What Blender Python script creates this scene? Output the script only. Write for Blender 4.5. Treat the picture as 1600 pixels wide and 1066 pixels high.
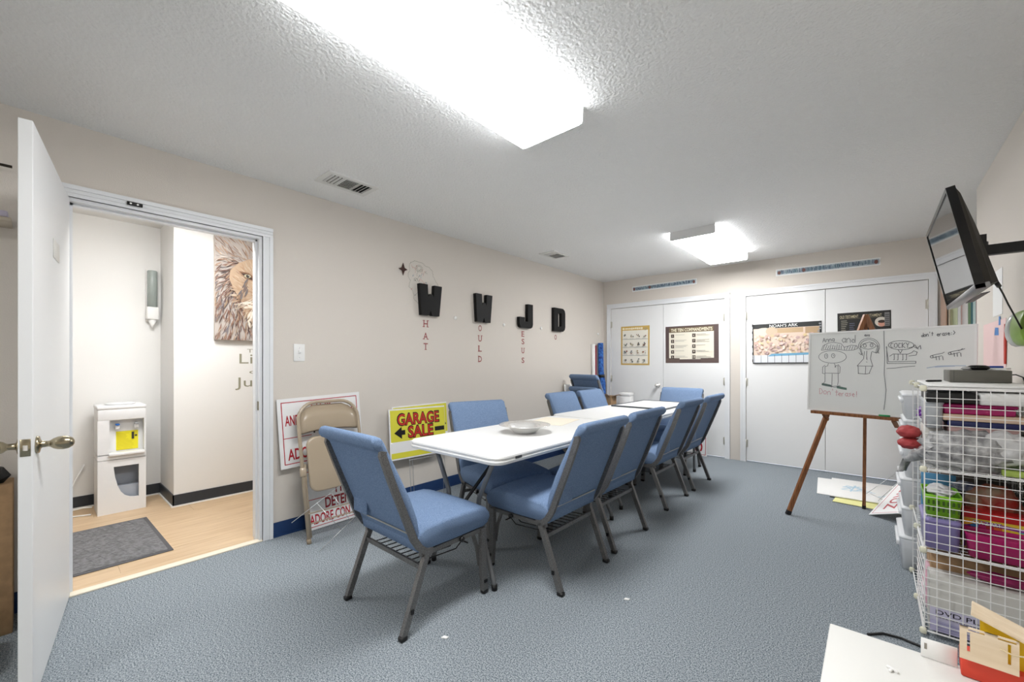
import bpy, bmesh, math, random
from mathutils import Matrix, Vector
R_ = math.radians
for _o in list(bpy.data.objects):
    bpy.data.objects.remove(_o, do_unlink=True)
SC = bpy.context.scene
COL = SC.collection

# ------------------------------------------------------------------ camera, world, exposure
cam_d = bpy.data.cameras.new('camera')
cam = bpy.data.objects.new('camera', cam_d)
COL.objects.link(cam)
cam.location = (0, 0, 1.207)
cam.rotation_euler = (R_(90), 0, R_(41.04))
cam_d.sensor_width = 36.0
cam_d.lens = 36.0 * 649 / 1600
cam_d.shift_y = 34.0 / 1600
cam_d.clip_start = 0.02
SC.camera = cam
world = bpy.data.worlds.new('world')
SC.world = world
world.use_nodes = True
world.node_tree.nodes['Background'].inputs[0].default_value = (0.8, 0.88, 1.0, 1)
world.node_tree.nodes['Background'].inputs[1].default_value = 0.5
SC.view_settings.view_transform = 'Standard'
SC.view_settings.look = 'None'
SC.view_settings.gamma = 1.0
SC.view_settings.use_curve_mapping = False
SC.view_settings.exposure = 1.75
LAMP = 9.0          # strength of the fluorescent lenses in the room
HALL_LAMP = 7.5     # strength of the hallway lamp

# room numbers (metres); the camera stands at x = y = 0
XL, XR, YB, YF, H = -3.123, 0.551, 5.725, -3.3, 2.44

# ------------------------------------------------------------------ materials
MATS = {}
def srgb(r, g, b):
    f = lambda c: (c / 255 / 12.92) if c / 255 <= 0.04045 else ((c / 255 + 0.055) / 1.055) ** 2.4
    return (f(r), f(g), f(b), 1.0)
def mat(name, col, rough=0.5, metal=0.0, bump=0.0, bscale=200.0, var=0.0, vscale=50.0, alpha=1.0, emit=0.0, trans=0.0, spec=0.5, detail=4.0, vcol=None, coat=0.0, tight=0.14):
    if name in MATS:
        return MATS[name]
    m = bpy.data.materials.new(name)
    m.use_nodes = True
    nt = m.node_tree
    b = nt.nodes['Principled BSDF']
    c = srgb(*col)
    b.inputs['Base Color'].default_value = c
    b.inputs['Roughness'].default_value = rough
    b.inputs['Metallic'].default_value = metal
    b.inputs['Specular IOR Level'].default_value = spec
    b.inputs['Alpha'].default_value = alpha
    b.inputs['Transmission Weight'].default_value = trans
    b.inputs['Coat Weight'].default_value = coat
    if emit:
        b.inputs['Emission Color'].default_value = c
        b.inputs['Emission Strength'].default_value = emit
    if bump or var:
        tc = nt.nodes.new('ShaderNodeTexCoord')
        def noise(scale):
            n = nt.nodes.new('ShaderNodeTexNoise')
            n.inputs['Scale'].default_value = scale
            n.inputs['Detail'].default_value = detail
            nt.links.new(tc.outputs['Object'], n.inputs['Vector'])
            return n
        if bump:
            n = noise(bscale)
            bp = nt.nodes.new('ShaderNodeBump')
            bp.inputs['Strength'].default_value = bump
            bp.inputs['Distance'].default_value = 0.01
            nt.links.new(n.outputs['Fac'], bp.inputs['Height'])
            nt.links.new(bp.outputs['Normal'], b.inputs['Normal'])
        if var:
            n = noise(vscale)
            rp = nt.nodes.new('ShaderNodeValToRGB')
            c2 = srgb(*vcol) if vcol else tuple(max(0, x * (1 - var)) for x in c[:3]) + (1,)
            c3 = c if vcol else tuple(min(1, x * (1 + var)) for x in c[:3]) + (1,)
            rp.color_ramp.elements[0].color = c2
            rp.color_ramp.elements[1].color = c3
            rp.color_ramp.elements[0].position = 0.5 - tight
            rp.color_ramp.elements[1].position = 0.5 + tight
            nt.links.new(n.outputs['Fac'], rp.inputs['Fac'])
            nt.links.new(rp.outputs['Color'], b.inputs['Base Color'])
    MATS[name] = m
    return m
def print_mat(name='printed_ink', rough=0.55, coat=0.0):
    if name in MATS:
        return MATS[name]
    m = bpy.data.materials.new(name)
    m.use_nodes = True
    nt = m.node_tree
    b = nt.nodes['Principled BSDF']
    a = nt.nodes.new('ShaderNodeVertexColor')
    a.layer_name = 'Col'
    nt.links.new(a.outputs['Color'], b.inputs['Base Color'])
    b.inputs['Roughness'].default_value = rough
    b.inputs['Coat Weight'].default_value = coat
    MATS[name] = m
    return m
def wood_mat(name, c1, c2, scale=6.0, rough=0.5, axis='Y'):
    m = mat(name, c1, rough)
    nt = m.node_tree
    b = nt.nodes['Principled BSDF']
    tc = nt.nodes.new('ShaderNodeTexCoord')
    mp = nt.nodes.new('ShaderNodeMapping')
    mp.inputs['Scale'].default_value = {'X': (1, 14, 14), 'Y': (14, 1, 14), 'Z': (14, 14, 1)}[axis]
    n = nt.nodes.new('ShaderNodeTexNoise')
    n.inputs['Scale'].default_value = scale
    n.inputs['Detail'].default_value = 6
    rp = nt.nodes.new('ShaderNodeValToRGB')
    rp.color_ramp.elements[0].color = srgb(*c2)
    rp.color_ramp.elements[1].color = srgb(*c1)
    rp.color_ramp.elements[0].position = 0.3
    rp.color_ramp.elements[1].position = 0.7
    oi = nt.nodes.new('ShaderNodeObjectInfo')
    ad = nt.nodes.new('ShaderNodeVectorMath')
    nt.links.new(tc.outputs['Object'], ad.inputs[0])
    nt.links.new(oi.outputs['Location'], ad.inputs[1])
    nt.links.new(ad.outputs[0], mp.inputs['Vector'])
    nt.links.new(mp.outputs[0], n.inputs['Vector'])
    nt.links.new(n.outputs['Fac'], rp.inputs['Fac'])
    nt.links.new(rp.outputs['Color'], b.inputs['Base Color'])
    return m

M_WALL = mat('beige_wall_paint', (218, 211, 202), 0.75, bump=0.12, bscale=180)
M_CEIL = mat('textured_ceiling_paint', (243, 243, 241), 0.85, bump=1.0, bscale=70, detail=3)
M_WHITEWALL = mat('white_wall_paint', (236, 236, 234), 0.7, bump=0.05, bscale=150)
M_TRIM = mat('white_trim_paint', (232, 234, 236), 0.38)
M_DOOR = mat('white_door_paint', (232, 233, 233), 0.42, bump=0.02, bscale=60)
M_CARPET = mat('blue_grey_carpet', (168, 175, 180), 0.95, bump=0.12, bscale=260, var=0.3, vscale=185, vcol=(92, 102, 110), spec=0.1, detail=3.0, tight=0.11)
M_BLUEBASE = mat('blue_vinyl_base', (28, 58, 104), 0.35)
M_DARKBASE = mat('charcoal_vinyl_base', (48, 54, 62), 0.4)
M_LENSIDE = mat('lens_side', (250, 252, 255), 0.4, emit=LAMP * 0.22)
M_HLENSIDE = mat('hall_lens_side', (250, 252, 255), 0.4, emit=HALL_LAMP * 0.22)
M_LENS = mat('lit_lens', (255, 255, 255), 0.4, emit=LAMP)
M_HLENS = mat('lit_hall_lens', (255, 255, 255), 0.4, emit=HALL_LAMP)
M_FIX = mat('fixture_enamel', (238, 238, 238), 0.4)
M_FABRIC = mat('blue_woven_fabric', (134, 155, 186), 0.95, bump=0.3, bscale=520, var=0.25, vscale=300, vcol=(98, 121, 153), spec=0.12)
M_FRAME = mat('hammered_grey_metal', (118, 117, 116), 0.42, metal=0.6, var=0.3, vscale=260)
M_BLACK = mat('black_plastic', (14, 14, 15), 0.45)
M_BLKGLOSS = mat('black_gloss', (10, 10, 11), 0.12)
M_TABLE = mat('white_table_plastic', (238, 238, 236), 0.42, bump=0.03, bscale=300)
M_GREYTUBE = mat('grey_painted_tube', (120, 122, 124), 0.4, metal=0.4)
M_STEEL = mat('stainless_steel', (250, 249, 247), 0.26, metal=0.75)
M_BRASS = mat('antique_nickel', (166, 156, 132), 0.24, metal=1.0)
M_TAN = mat('tan_enamel_metal', (176, 160, 138), 0.28, coat=0.3)
M_SIGN = mat('white_sign_plastic', (240, 240, 240), 0.4)
M_WIRE = mat('galvanised_wire', (196, 198, 200), 0.35, metal=0.8)
M_WHITE = mat('white_plastic', (240, 240, 238), 0.4)
M_PAPER = mat('white_paper', (238, 238, 236), 0.8)
M_CARD = mat('brown_cardboard', (172, 140, 104), 0.85, var=0.12, vscale=20)
M_PRINT = print_mat()
M_OAK = wood_mat('oak_laminate', (220, 194, 160), (200, 170, 134), 3.0, 0.45, 'Y')
M_EASEL = wood_mat('brown_easel_wood', (158, 104, 62), (112, 66, 34), 8.0, 0.4, 'Z')
M_PLY = wood_mat('pale_plywood', (240, 222, 196), (226, 204, 172), 5.0, 0.6, 'X')

# ------------------------------------------------------------------ mesh helpers
class MB:
    def __init__(s):
        s.v, s.f, s.c, s.sm = [], [], [], []
        s.cur = (255, 255, 255)
        s.smooth = False
    def add(s, vs, fs, col=None, smooth=None):
        o = len(s.v)
        s.v += [tuple(p) for p in vs]
        for f in fs:
            s.f.append([i + o for i in f])
            s.c.append(col or s.cur)
            s.sm.append(s.smooth if smooth is None else smooth)
        return s
    def box(s, x0, x1, y0, y1, z0, z1, M=None, col=None):
        vs = [(x, y, z) for z in (z0, z1) for y in (y0, y1) for x in (x0, x1)]
        if M: vs = [M @ Vector(p) for p in vs]
        return s.add(vs, [(0, 2, 3, 1), (4, 5, 7, 6), (0, 1, 5, 4), (2, 6, 7, 3), (0, 4, 6, 2), (1, 3, 7, 5)], col, False)
    def rbox(s, x0, x1, y0, y1, z0, z1, r=0.01, seg=2, M=None, smooth=True):
        bm = bmesh.new()
        bmesh.ops.create_cube(bm, size=1.0)
        for v in bm.verts:
            v.co = ((x0 + x1) / 2 + v.co.x * (x1 - x0), (y0 + y1) / 2 + v.co.y * (y1 - y0), (z0 + z1) / 2 + v.co.z * (z1 - z0))
        bmesh.ops.bevel(bm, geom=bm.edges[:], offset=r, segments=seg, profile=0.5, affect='EDGES')
        bm.verts.index_update()
        vs = [M @ v.co if M else v.co.copy() for v in bm.verts]
        s.add(vs, [[v.index for v in f.verts] for f in bm.faces], None, smooth)
        bm.free()
        return s
    def tube(s, pts, r, n=8, closed=False, caps=True, smooth=True, flat=1.0):
        pts = [Vector(p) for p in pts]
        rr = r if isinstance(r, (list, tuple)) else [r] * len(pts)
        rings = []
        prev = None
        N = len(pts)
        for i, p in enumerate(pts):
            a = pts[(i - 1) % N] if (closed or i > 0) else p
            b = pts[(i + 1) % N] if (closed or i < N - 1) else p
            t = (b - a).normalized()
            if prev is None:
                u = t.orthogonal().normalized() if abs(t.z) > 0.9 else t.cross(Vector((0, 0, 1))).normalized()
            else:
                u = (prev - t * prev.dot(t)).normalized()
            prev = u
            w = t.cross(u)
            rings.append([p + (u * math.cos(2 * math.pi * k / n) + w * math.sin(2 * math.pi * k / n) * flat) * rr[i] for k in range(n)])
        vs = [q for rg in rings for q in rg]
        fs = []
        for i in range(N if closed else N - 1):
            j = (i + 1) % N
            for k in range(n):
                l = (k + 1) % n
                fs.append((i * n + k, i * n + l, j * n + l, j * n + k))
        if caps and not closed:
            fs.append(tuple(range(n))[::-1])
            fs.append(tuple((N - 1) * n + k for k in range(n)))
        return s.add(vs, fs, None, smooth)
    def bar(s, p, q, w, h, up=(0, 0, 1)):
        """square bar from p to q, w wide, h tall"""
        p, q = Vector(p), Vector(q)
        t = (q - p).normalized()
        u = t.cross(Vector(up))
        u = u.normalized() if u.length > 1e-4 else t.orthogonal().normalized()
        k = u.cross(t).normalized()
        vs = []
        for c in (p, q):
            for a, b in ((-1, -1), (1, -1), (1, 1), (-1, 1)):
                vs.append(c + u * (a * w / 2) + k * (b * h / 2))
        return s.add(vs, [(0, 1, 2, 3), (7, 6, 5, 4), (0, 4, 5, 1), (1, 5, 6, 2), (2, 6, 7, 3), (3, 7, 4, 0)], None, False)
    def path(s, pts, w, h, side):
        """flat bar swept along a polyline; side is the constant width direction"""
        pts = [Vector(p) for p in pts]
        side = Vector(side).normalized()
        vs = []
        N = len(pts)
        for i, p in enumerate(pts):
            t = (pts[min(i + 1, N - 1)] - pts[max(i - 1, 0)]).normalized()
            k = side.cross(t).normalized()
            for a, b in ((-1, -1), (1, -1), (1, 1), (-1, 1)):
                vs.append(p + side * (a * w / 2) + k * (b * h / 2))
        fs = [(0, 1, 2, 3), tuple((N - 1) * 4 + k for k in (3, 2, 1, 0))]
        for i in range(N - 1):
            for k in range(4):
                l = (k + 1) % 4
                fs.append((i * 4 + k, (i + 1) * 4 + k, (i + 1) * 4 + l, i * 4 + l))
        return s.add(vs, fs, None, False)
    def loft(s, rings, caps=True, closed=True, smooth=True):
        n = len(rings[0])
        vs = [p for r in rings for p in r]
        fs = []
        for i in range(len(rings) - 1):
            for k in range(n if closed else n - 1):
                l = (k + 1) % n
                fs.append((i * n + k, i * n + l, (i + 1) * n + l, (i + 1) * n + k))
        if caps:
            fs.append(tuple(range(n))[::-1])
            fs.append(tuple((len(rings) - 1) * n + k for k in range(n)))
        return s.add(vs, fs, None, smooth)
    def lathe(s, prof, n=24, axis='Z', at=(0, 0, 0), smooth=True):
        rings = []
        for r, z in prof:
            ring = []
            for k in range(n):
                a = 2 * math.pi * k / n
                x, y = r * math.cos(a), r * math.sin(a)
                p = {'Z': (x, y, z), 'Y': (x, z, -y), 'X': (z, x, y)}[axis]
                ring.append((p[0] + at[0], p[1] + at[1], p[2] + at[2]))
            rings.append(ring)
        return s.loft(rings, True, True, smooth)
    def prism(s, poly, z0, z1, M=None):
        n = len(poly)
        vs = [(x, y, z0) for x, y in poly] + [(x, y, z1) for x, y in poly]
        if M: vs = [M @ Vector(p) for p in vs]
        fs = [tuple(range(n))[::-1], tuple(range(n, 2 * n))] + [(i, (i + 1) % n, n + (i + 1) % n, n + i) for i in range(n)]
        return s.add(vs, fs, None, False)
    def mesh(s, name):
        me = bpy.data.meshes.new(name)
        me.from_pydata(s.v, [], s.f)
        me.polygons.foreach_set('use_smooth', s.sm)
        if any(c != (255, 255, 255) for c in s.c):
            ca = me.color_attributes.new('Col', 'FLOAT_COLOR', 'CORNER')
            buf = []
            for p in me.polygons:
                c = srgb(*s.c[p.index])
                buf += list(c) * p.loop_total
            ca.data.foreach_set('color', buf)
        me.update()
        return me
    def fixn(s):
        return s

def obj(name, mb, m, parent=None, label=None, M=None, normals=True):
    me = mb if isinstance(mb, bpy.types.Mesh) else mb.mesh(name)
    if normals and not isinstance(mb, bpy.types.Mesh):
        bm = bmesh.new(); bm.from_mesh(me)
        bmesh.ops.recalc_face_normals(bm, faces=bm.faces[:])
        bm.to_mesh(me); bm.free()
    o = bpy.data.objects.new(name, me)
    COL.objects.link(o)
    if m and not me.materials: me.materials.append(m)
    if M is not None: o.matrix_local = M
    if parent: o.parent = parent
    if label: o['label'] = label
    return o
def tag(o, label, cat, group=None, kind=None):
    o['label'] = label; o['category'] = cat
    if group: o['group'] = group
    if kind: o['kind'] = kind
    return o
def thing(name, label, cat, loc=(0, 0, 0), rotz=0.0, group=None, kind=None, M=None):
    o = bpy.data.objects.new(name, None)
    o.empty_display_size = 0.05
    COL.objects.link(o)
    if M is not None: o.matrix_local = M
    else:
        o.location = loc; o.rotation_euler = (0, 0, rotz)
    return tag(o, label, cat, group, kind)
def dup(root, loc, rotz, label, group=None):
    r = root.copy(); COL.objects.link(r); r.location = loc; r.rotation_euler = (0, 0, rotz); r['label'] = label
    if group: r['group'] = group
    for ch in list(root.children):
        c = ch.copy(); COL.objects.link(c); c.parent = r
        for g in list(ch.children):
            d = g.copy(); COL.objects.link(d); d.parent = c
    return r
def frame(o, xd, yd):
    x = Vector(xd).normalized(); y = Vector(yd); y = (y - x * y.dot(x)).normalized(); z = x.cross(y)
    return Matrix(((x.x, y.x, z.x, o[0]), (x.y, y.y, z.y, o[1]), (x.z, y.z, z.z, o[2]), (0, 0, 0, 1)))
def on_left(y, z, off=0.0):   # local x -> +y, local y -> up, normal -> +x
    return frame((XL + off, y, z), (0, 1, 0), (0, 0, 1))
def on_back(x, z, off=0.0):   # local x -> +x, normal -> -y
    return frame((x, YB - off, z), (1, 0, 0), (0, 0, 1))
def on_right(y, z, off=0.0):  # local x -> -y, normal -> -x
    return frame((XR - off, y, z), (0, -1, 0), (0, 0, 1))

# flat print: coloured polygons and lettering in a plane, layered by a hair
_txt = {}
def text_polys(s, bold=0.0):
    k = (s, bold)
    if k not in _txt:
        cu = bpy.data.curves.new('t', 'FONT'); cu.body = s; cu.size = 1.0; cu.offset = bold; cu.resolution_u = 3
        ob = bpy.data.objects.new('t', cu); COL.objects.link(ob)
        dg = bpy.context.evaluated_depsgraph_get()
        me = bpy.data.meshes.new_from_object(ob.evaluated_get(dg))
        vs = [tuple(v.co[:2]) for v in me.vertices]; fs = [tuple(p.vertices) for p in me.polygons]
        bpy.data.objects.remove(ob); bpy.data.curves.remove(cu); bpy.data.meshes.remove(me)
        _txt[k] = (vs, fs)
    return _txt[k]
class Print(MB):
    def __init__(s, step=0.0002):
        super().__init__(); s.z = 0.0; s.step = step
    def poly(s, pts, col):
        s.z += s.step
        return s.add([(x, y, s.z) for x, y in pts], [tuple(range(len(pts)))], col, False)
    def quads(s, quads, col):
        s.z += s.step
        for q in quads: s.add([(x, y, s.z) for x, y in q], [(0, 1, 2, 3)], col, False)
    def rect(s, x0, y0, x1, y1, col):
        return s.poly([(x0, y0), (x1, y0), (x1, y1), (x0, y1)], col)
    def border(s, x0, y0, x1, y1, w, col):
        s.quads([[(x0, y0), (x1, y0), (x1, y0 + w), (x0, y0 + w)], [(x0, y1 - w), (x1, y1 - w), (x1, y1), (x0, y1)],
                 [(x0, y0 + w), (x0 + w, y0 + w), (x0 + w, y1 - w), (x0, y1 - w)], [(x1 - w, y0 + w), (x1, y0 + w), (x1, y1 - w), (x1 - w, y1 - w)]], col)
    def ell(s, cx, cy, rx, ry, col, n=18, rot=0.0):
        pts = []
        for i in range(n):
            a = 2 * math.pi * i / n; x, y = rx * math.cos(a), ry * math.sin(a)
            pts.append((cx + x * math.cos(rot) - y * math.sin(rot), cy + x * math.sin(rot) + y * math.cos(rot)))
        return s.poly(pts, col)
    def text(s, t, x, y, w, h, col, bold=0.0, align='L', rot=0.0):
        """lettering fitted into a box w wide (0: natural), h tall capitals, lower left corner at x, y"""
        vs, fs = text_polys(t, bold)
        x0 = min(v[0] for v in vs); x1 = max(v[0] for v in vs); y0 = 0.0; y1 = 0.70
        sy = h / (y1 - y0); sx = (w / (x1 - x0)) if w else sy
        tw = (x1 - x0) * sx
        ox = {'L': 0, 'C': -tw / 2, 'R': -tw}[align]
        s.z += s.step
        pts = []
        for a, b in vs:
            px, py = ox + (a - x0) * sx, (b - y0) * sy
            pts.append((x + px * math.cos(rot) - py * math.sin(rot), y + px * math.sin(rot) + py * math.cos(rot), s.z))
        return s.add(pts, fs, col, False)
    def stroke(s, pts, w, col):
        s.z += s.step * 0.2
        for (ax, ay), (bx, by) in zip(pts, pts[1:]):
            dx, dy = bx - ax, by - ay; l = math.hypot(dx, dy) or 1e-6
            nx, ny = -dy / l * w / 2, dx / l * w / 2; ex, ey = dx / l * w * .3, dy / l * w * .3
            s.add([(ax + nx - ex, ay + ny - ey, s.z), (ax - nx - ex, ay - ny - ey, s.z), (bx - nx + ex, by - ny + ey, s.z), (bx + nx + ex, by + ny + ey, s.z)], [(0, 1, 2, 3)], col, False)
def put_print(name, p, parent=None, M=None, label=None, m=None):
    return obj(name, p, m or M_PRINT, parent, label, M, normals=False)

# ================================================================== THE SETTING
def struct(name, mb, m, label, cat, parent=None):
    o = obj(name, mb, m, parent)
    if not parent: tag(o, label, cat, kind='structure')
    return o
DY0, DY1, DZ = 0.10, 1.012, 2.062          # doorway in the left wall
WT = 0.12
struct('floor', MB().box(XL - 0.02, 0.95, YF, YB + 0.05, -0.08, 0.0), M_CARPET, 'blue-grey low pile carpet covering the room', 'floor')
struct('ceiling', MB().box(XL - WT, 1.07, YF - 0.1, YB + 0.2, H, H + 0.06), M_CEIL, 'white textured ceiling over the classroom', 'ceiling')
b = MB()
b.box(XL - WT, XL, YF, DY0, 0, H).box(XL - WT, XL, DY1, YB, 0, H).box(XL - WT, XL, DY0, DY1, DZ, H)
struct('wall_left', b, M_WALL, 'beige wall with the open doorway and black letters', 'wall')
LF = dict(c1=(-3.0, -1.416, -2.205), c2=(-1.18, 0.405, -0.402))   # closet openings: left, right, seam
CZ = 2.022
b = MB()
b.box(XL - WT, -3.0, YB, YB + 0.12, 0, CZ).box(-1.416, -1.18, YB, YB + 0.12, 0, CZ).box(0.405, 1.07, YB, YB + 0.12, 0, CZ)
b.box(XL - WT, 1.07, YB, YB + 0.12, CZ, H).box(XL - WT, 1.07, YB + 0.12, YB + 0.16, 0, H)
struct('wall_back', b, M_WALL, 'beige end wall holding two white double closets', 'wall')
b = MB().box(XR, XR + 0.12, YF, 4.38, 0, H).box(0.95, 1.07, 4.38, YB, 0, H).box(XR + .12, 1.07, 4.26, 4.38, 0, H)
struct('wall_right', b, M_WALL, 'beige wall behind the television and wire rack', 'wall')
struct('wall_front', MB().box(XL - WT, 1.07, YF - 0.1, YF, 0, H), M_WALL, 'beige wall behind the camera', 'wall')
struct('baseboard_left', MB().box(XL, XL + 0.008, 1.078, YB - 0.02, 0.0, 0.1).box(XL, XL + 0.014, 1.078, YB - .02, 0, 0.012), M_BLUEBASE, 'glossy blue vinyl baseboard along the beige wall right of the doorway', 'baseboard')
struct('baseboard_front', MB().box(XL, XL + 0.008, YF, 0.036, 0.0, 0.1), M_BLUEBASE, 'short blue vinyl baseboard behind the open white door', 'baseboard')

# hallway
HX, HB, HYB = -4.965, -4.41, 0.762
struct('wall_hall', MB().box(HX - 0.1, HX, YF, HYB, 0, 2.445), M_WHITEWALL, 'white hallway wall behind the water cooler', 'wall')
struct('wall_hall_column', MB().box(HX - .1, HB, HYB, 3.2, 0, 2.445), M_WHITEWALL, 'white hallway wall bump carrying the lion canvas', 'wall')
struct('wall_hall_end', MB().box(HX - .1, XL - WT, 3.2, 3.3, 0, 2.445).box(HX - .1, XL - WT, YF - 0.1, YF, 0, 2.445), M_WHITEWALL, 'white end walls closing the hallway', 'wall')
struct('ceiling_hall', MB().box(HX - .1, XL - WT, YF - .1, 3.3, 2.445, 2.5), M_WHITEWALL, 'white hallway ceiling', 'ceiling')
hf = struct('floor_hall', MB().box(HX, XL - 0.02, YF, 3.2, -0.08, -0.004), M_CARD, 'pale oak laminate hallway floor of long boards', 'floor')
random.seed(3)
pw = 0.19
pm = {}
for i in range(10):
    x0 = HX + i * pw
    x1 = min(x0 + pw - 0.0012, XL - 0.03)
    y = YF + random.uniform(-0.9, 0)
    while y < 3.2:
        y1 = y + 1.25
        a, c = max(y, YF), min(y1 - 0.0012, 3.2)
        if c > a + .01 and x1 > x0:
            key = (round(x1 - x0, 3), round(c - a, 2))
            o = obj('plank', MB().box(0, x1 - x0, 0, c - a, -0.006, random.uniform(-.0002, .0004)), M_OAK, hf)
            o.location = (x0, a, 0)
        y = y1
struct('baseboard_hall', MB().box(HX, HX + .008, YF, HYB, 0, .1).box(HX + .008, HB + .008, HYB - .008, HYB, 0, .1), M_DARKBASE, 'charcoal vinyl baseboard behind the water cooler', 'baseboard')
struct('baseboard_hall_column', MB().box(HB, HB + .008, HYB - .008, 3.2, 0, .1), M_DARKBASE, 'charcoal vinyl baseboard below the lion canvas', 'baseboard')
struct('trim_5', MB().box(HX + .008, HX + .016, YF, HYB - .008, 0, .012).box(HX + .008, HB + .016, HYB - .018, HYB - .008, 0, .012).box(HB + .008, HB + .018, HYB - .01, 3.2, 0, .012), M_WHITE, 'thin white caulk line at the foot of the hallway baseboard', 'trim')

# doorway casing
t = thing('trim_1', 'white moulded casing around the open doorway', 'trim', kind='structure')
def casing_leg(y0, y1, z0, z1, outer):
    b = MB().box(XL, XL + 0.011, y0, y1, z0, z1)
    if outer == 'r': b.box(XL, XL + 0.018, y1 - .022, y1, z0, z1).box(XL, XL + .014, y0, y0 + .008, z0, z1)
    elif outer == 'l': b.box(XL, XL + 0.018, y0, y0 + .022, z0, z1).box(XL, XL + .014, y1 - .008, y1, z0, z1)
    else: b.box(XL, XL + 0.018, y0, y1, z1 - .022, z1).box(XL, XL + .014, y0, y1, z0, z0 + .008).box(XL, XL + .015, y0, y1, z0 + .02, z0 + .026)
    return b
obj('casing', casing_leg(DY1, DY1 + .062, 0, DZ, 'r'), M_TRIM, t)
obj('casing', casing_leg(DY0 - .062, DY0, 0, DZ, 'l'), M_TRIM, t)
obj('head_casing', casing_leg(DY0 - .062, DY1 + .062, DZ, DZ + .062, 't'), M_TRIM, t)
obj('jamb', MB().box(XL - WT - .01, XL, DY1 - .018, DY1, 0, DZ).box(XL - .075, XL - .04, DY1 - .03, DY1 - .018, 0, DZ - .018), M_TRIM, t)
obj('jamb', MB().box(XL - WT - .01, XL, DY0, DY0 + .018, 0, DZ).box(XL - .075, XL - .04, DY0 + .018, DY0 + .03, 0, DZ - .018), M_TRIM, t)
obj('head_jamb', MB().box(XL - WT - .01, XL, DY0 + .018, DY1 - .018, DZ - .018, DZ).box(XL - .075, XL - .04, DY0 + .018, DY1 - .018, DZ - .03, DZ - .018), M_TRIM, t)
obj('strike_plate', MB().rbox(XL - .04, XL - .012, DY1 - .0195, DY1 - .0175, .885, .945, .0008, 1).box(XL - .032, XL - .02, DY1 - .0198, DY1 - .019, .9, .925), M_BRASS, t, 'small metal strike plate')
struct('trim_2', MB().rbox(XL - .045, XL + .012, DY0, DY1, -.002, .009, .004, 2), mat('cream_threshold', (236, 226, 206), .5), 'cream threshold strip between carpet and laminate', 'threshold')

# the open door
d = thing('door_1', 'white flush door standing open into the room', 'door', (XL + .006, .117, 0), R_(-7.64), kind='structure')
obj('slab', MB().rbox(.004, .912, -.035, 0, .008, 2.052, .0015, 1, smooth=False), M_DOOR, d)
def knob(sign, y0):
    p = [(.0, 0), (.031, 0), (.032, .003), (.029, .008), (.016, .011), (.012, .014), (.0105, .03), (.012, .034), (.019, .042), (.0235, .053), (.025, .066), (.0225, .08), (.016, .09), (.008, .0945), (0, .096)]
    return MB().lathe([(max(r, .0002), y0 + sign * z) for r, z in p], 24, 'Y', (.852, 0, .912))
obj('knob', knob(1, 0.0), M_BRASS, d, 'brushed egg-shaped knob facing the doorway')
obj('knob', knob(-1, -.035), M_BRASS, d, 'brushed egg-shaped knob on the hidden face')
lp = obj('latch_plate', MB().rbox(.9115, .9135, -.03, -.005, .882, .942, .0008, 1), M_BRASS, d)
obj('latch_bolt', MB().prism([(-.024, 0), (-.011, 0), (-.011, .011), (-.018, .008)], .903, .921, Matrix.Rotation(0, 4, 'Z') @ Matrix.Translation((.9132, 0, 0)) @ Matrix(((0, 1, 0, 0), (1, 0, 0, 0), (0, 0, 1, 0), (0, 0, 0, 1)))), M_STEEL, lp)
obj('sign_plate', MB().rbox(.35, .50, 0.0002, .003, 1.655, 1.735, .001, 1), mat('cream_plate', (226, 224, 218), .5), d, 'small blank off-white plate')
for z in (.25, 1.05, 1.85): obj('hinge', MB().tube([(0.0, -.03, z - .045), (0.0, -.03, z + .045)], .006, 8), M_TRIM, d)

# closets
def closet(n, key, label, knob_x=None, tl='casing', tn=3):
    x0, x1, sm = LF[key]
    tr = thing('trim_%d' % tn, tl, 'trim', kind='structure')
    for a, c in ((x0 - .06, x0), (x1, x1 + .06)):
        b = MB().box(a, c, YB - .012, YB, 0, CZ)
        o_ = a if a < x0 else c
        b.box(min(o_, o_ + (.02 if a < x0 else -.02)), max(o_, o_ + (.02 if a < x0 else -.02)), YB - .018, YB, 0, CZ)
        obj('casing', b, M_TRIM, tr)
    obj('head_casing', MB().box(x0 - .06, x1 + .06, YB - .012, YB, CZ, CZ + .065).box(x0 - .06, x1 + .06, YB - .018, YB, CZ + .045, CZ + .065), M_TRIM, tr)
    D = thing('door_%d' % n, label, 'door', kind='structure')
    for k, (a, c) in enumerate(((x0 + .003, sm - .002), (sm + .002, x1 - .003))):
        lf = obj('door_leaf', MB().rbox(a, c, YB + .006, YB + .041, .012, CZ - .004, .0015, 1, smooth=False), M_DOOR, D)
        hx = a - .001 if k == 0 else c + .001
        for z in (.22, .97, 1.78): obj('hinge', MB().tube([(hx, YB - .003, z - .05), (hx, YB - .003, z + .05)], .0075, 8).box(hx - .02, hx + .02, YB + .003, YB + .006, z - .045, z + .045), mat('worn_hinge', (200, 198, 188), .35, metal=.6), lf)
    if knob_x is not None:
        obj('knob', MB().lathe([(.0002, .006), (.032, .006), (.032, -.002), (.012, -.006), (.011, -.03), (.024, -.04), (.029, -.052), (.024, -.066), (.0002, -.07)], 20, 'Y', (knob_x, YB, .89)), M_STEEL, D, 'round satin metal knob')
closet(2, 'c1', 'white double closet doors with commandments poster in the far corner', -2.275, 'white casing around the closet with the commandments poster', 3)
closet(3, 'c2', 'white double closet doors behind the whiteboard easel', None, 'white casing around the closet behind the easel', 4)

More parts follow.
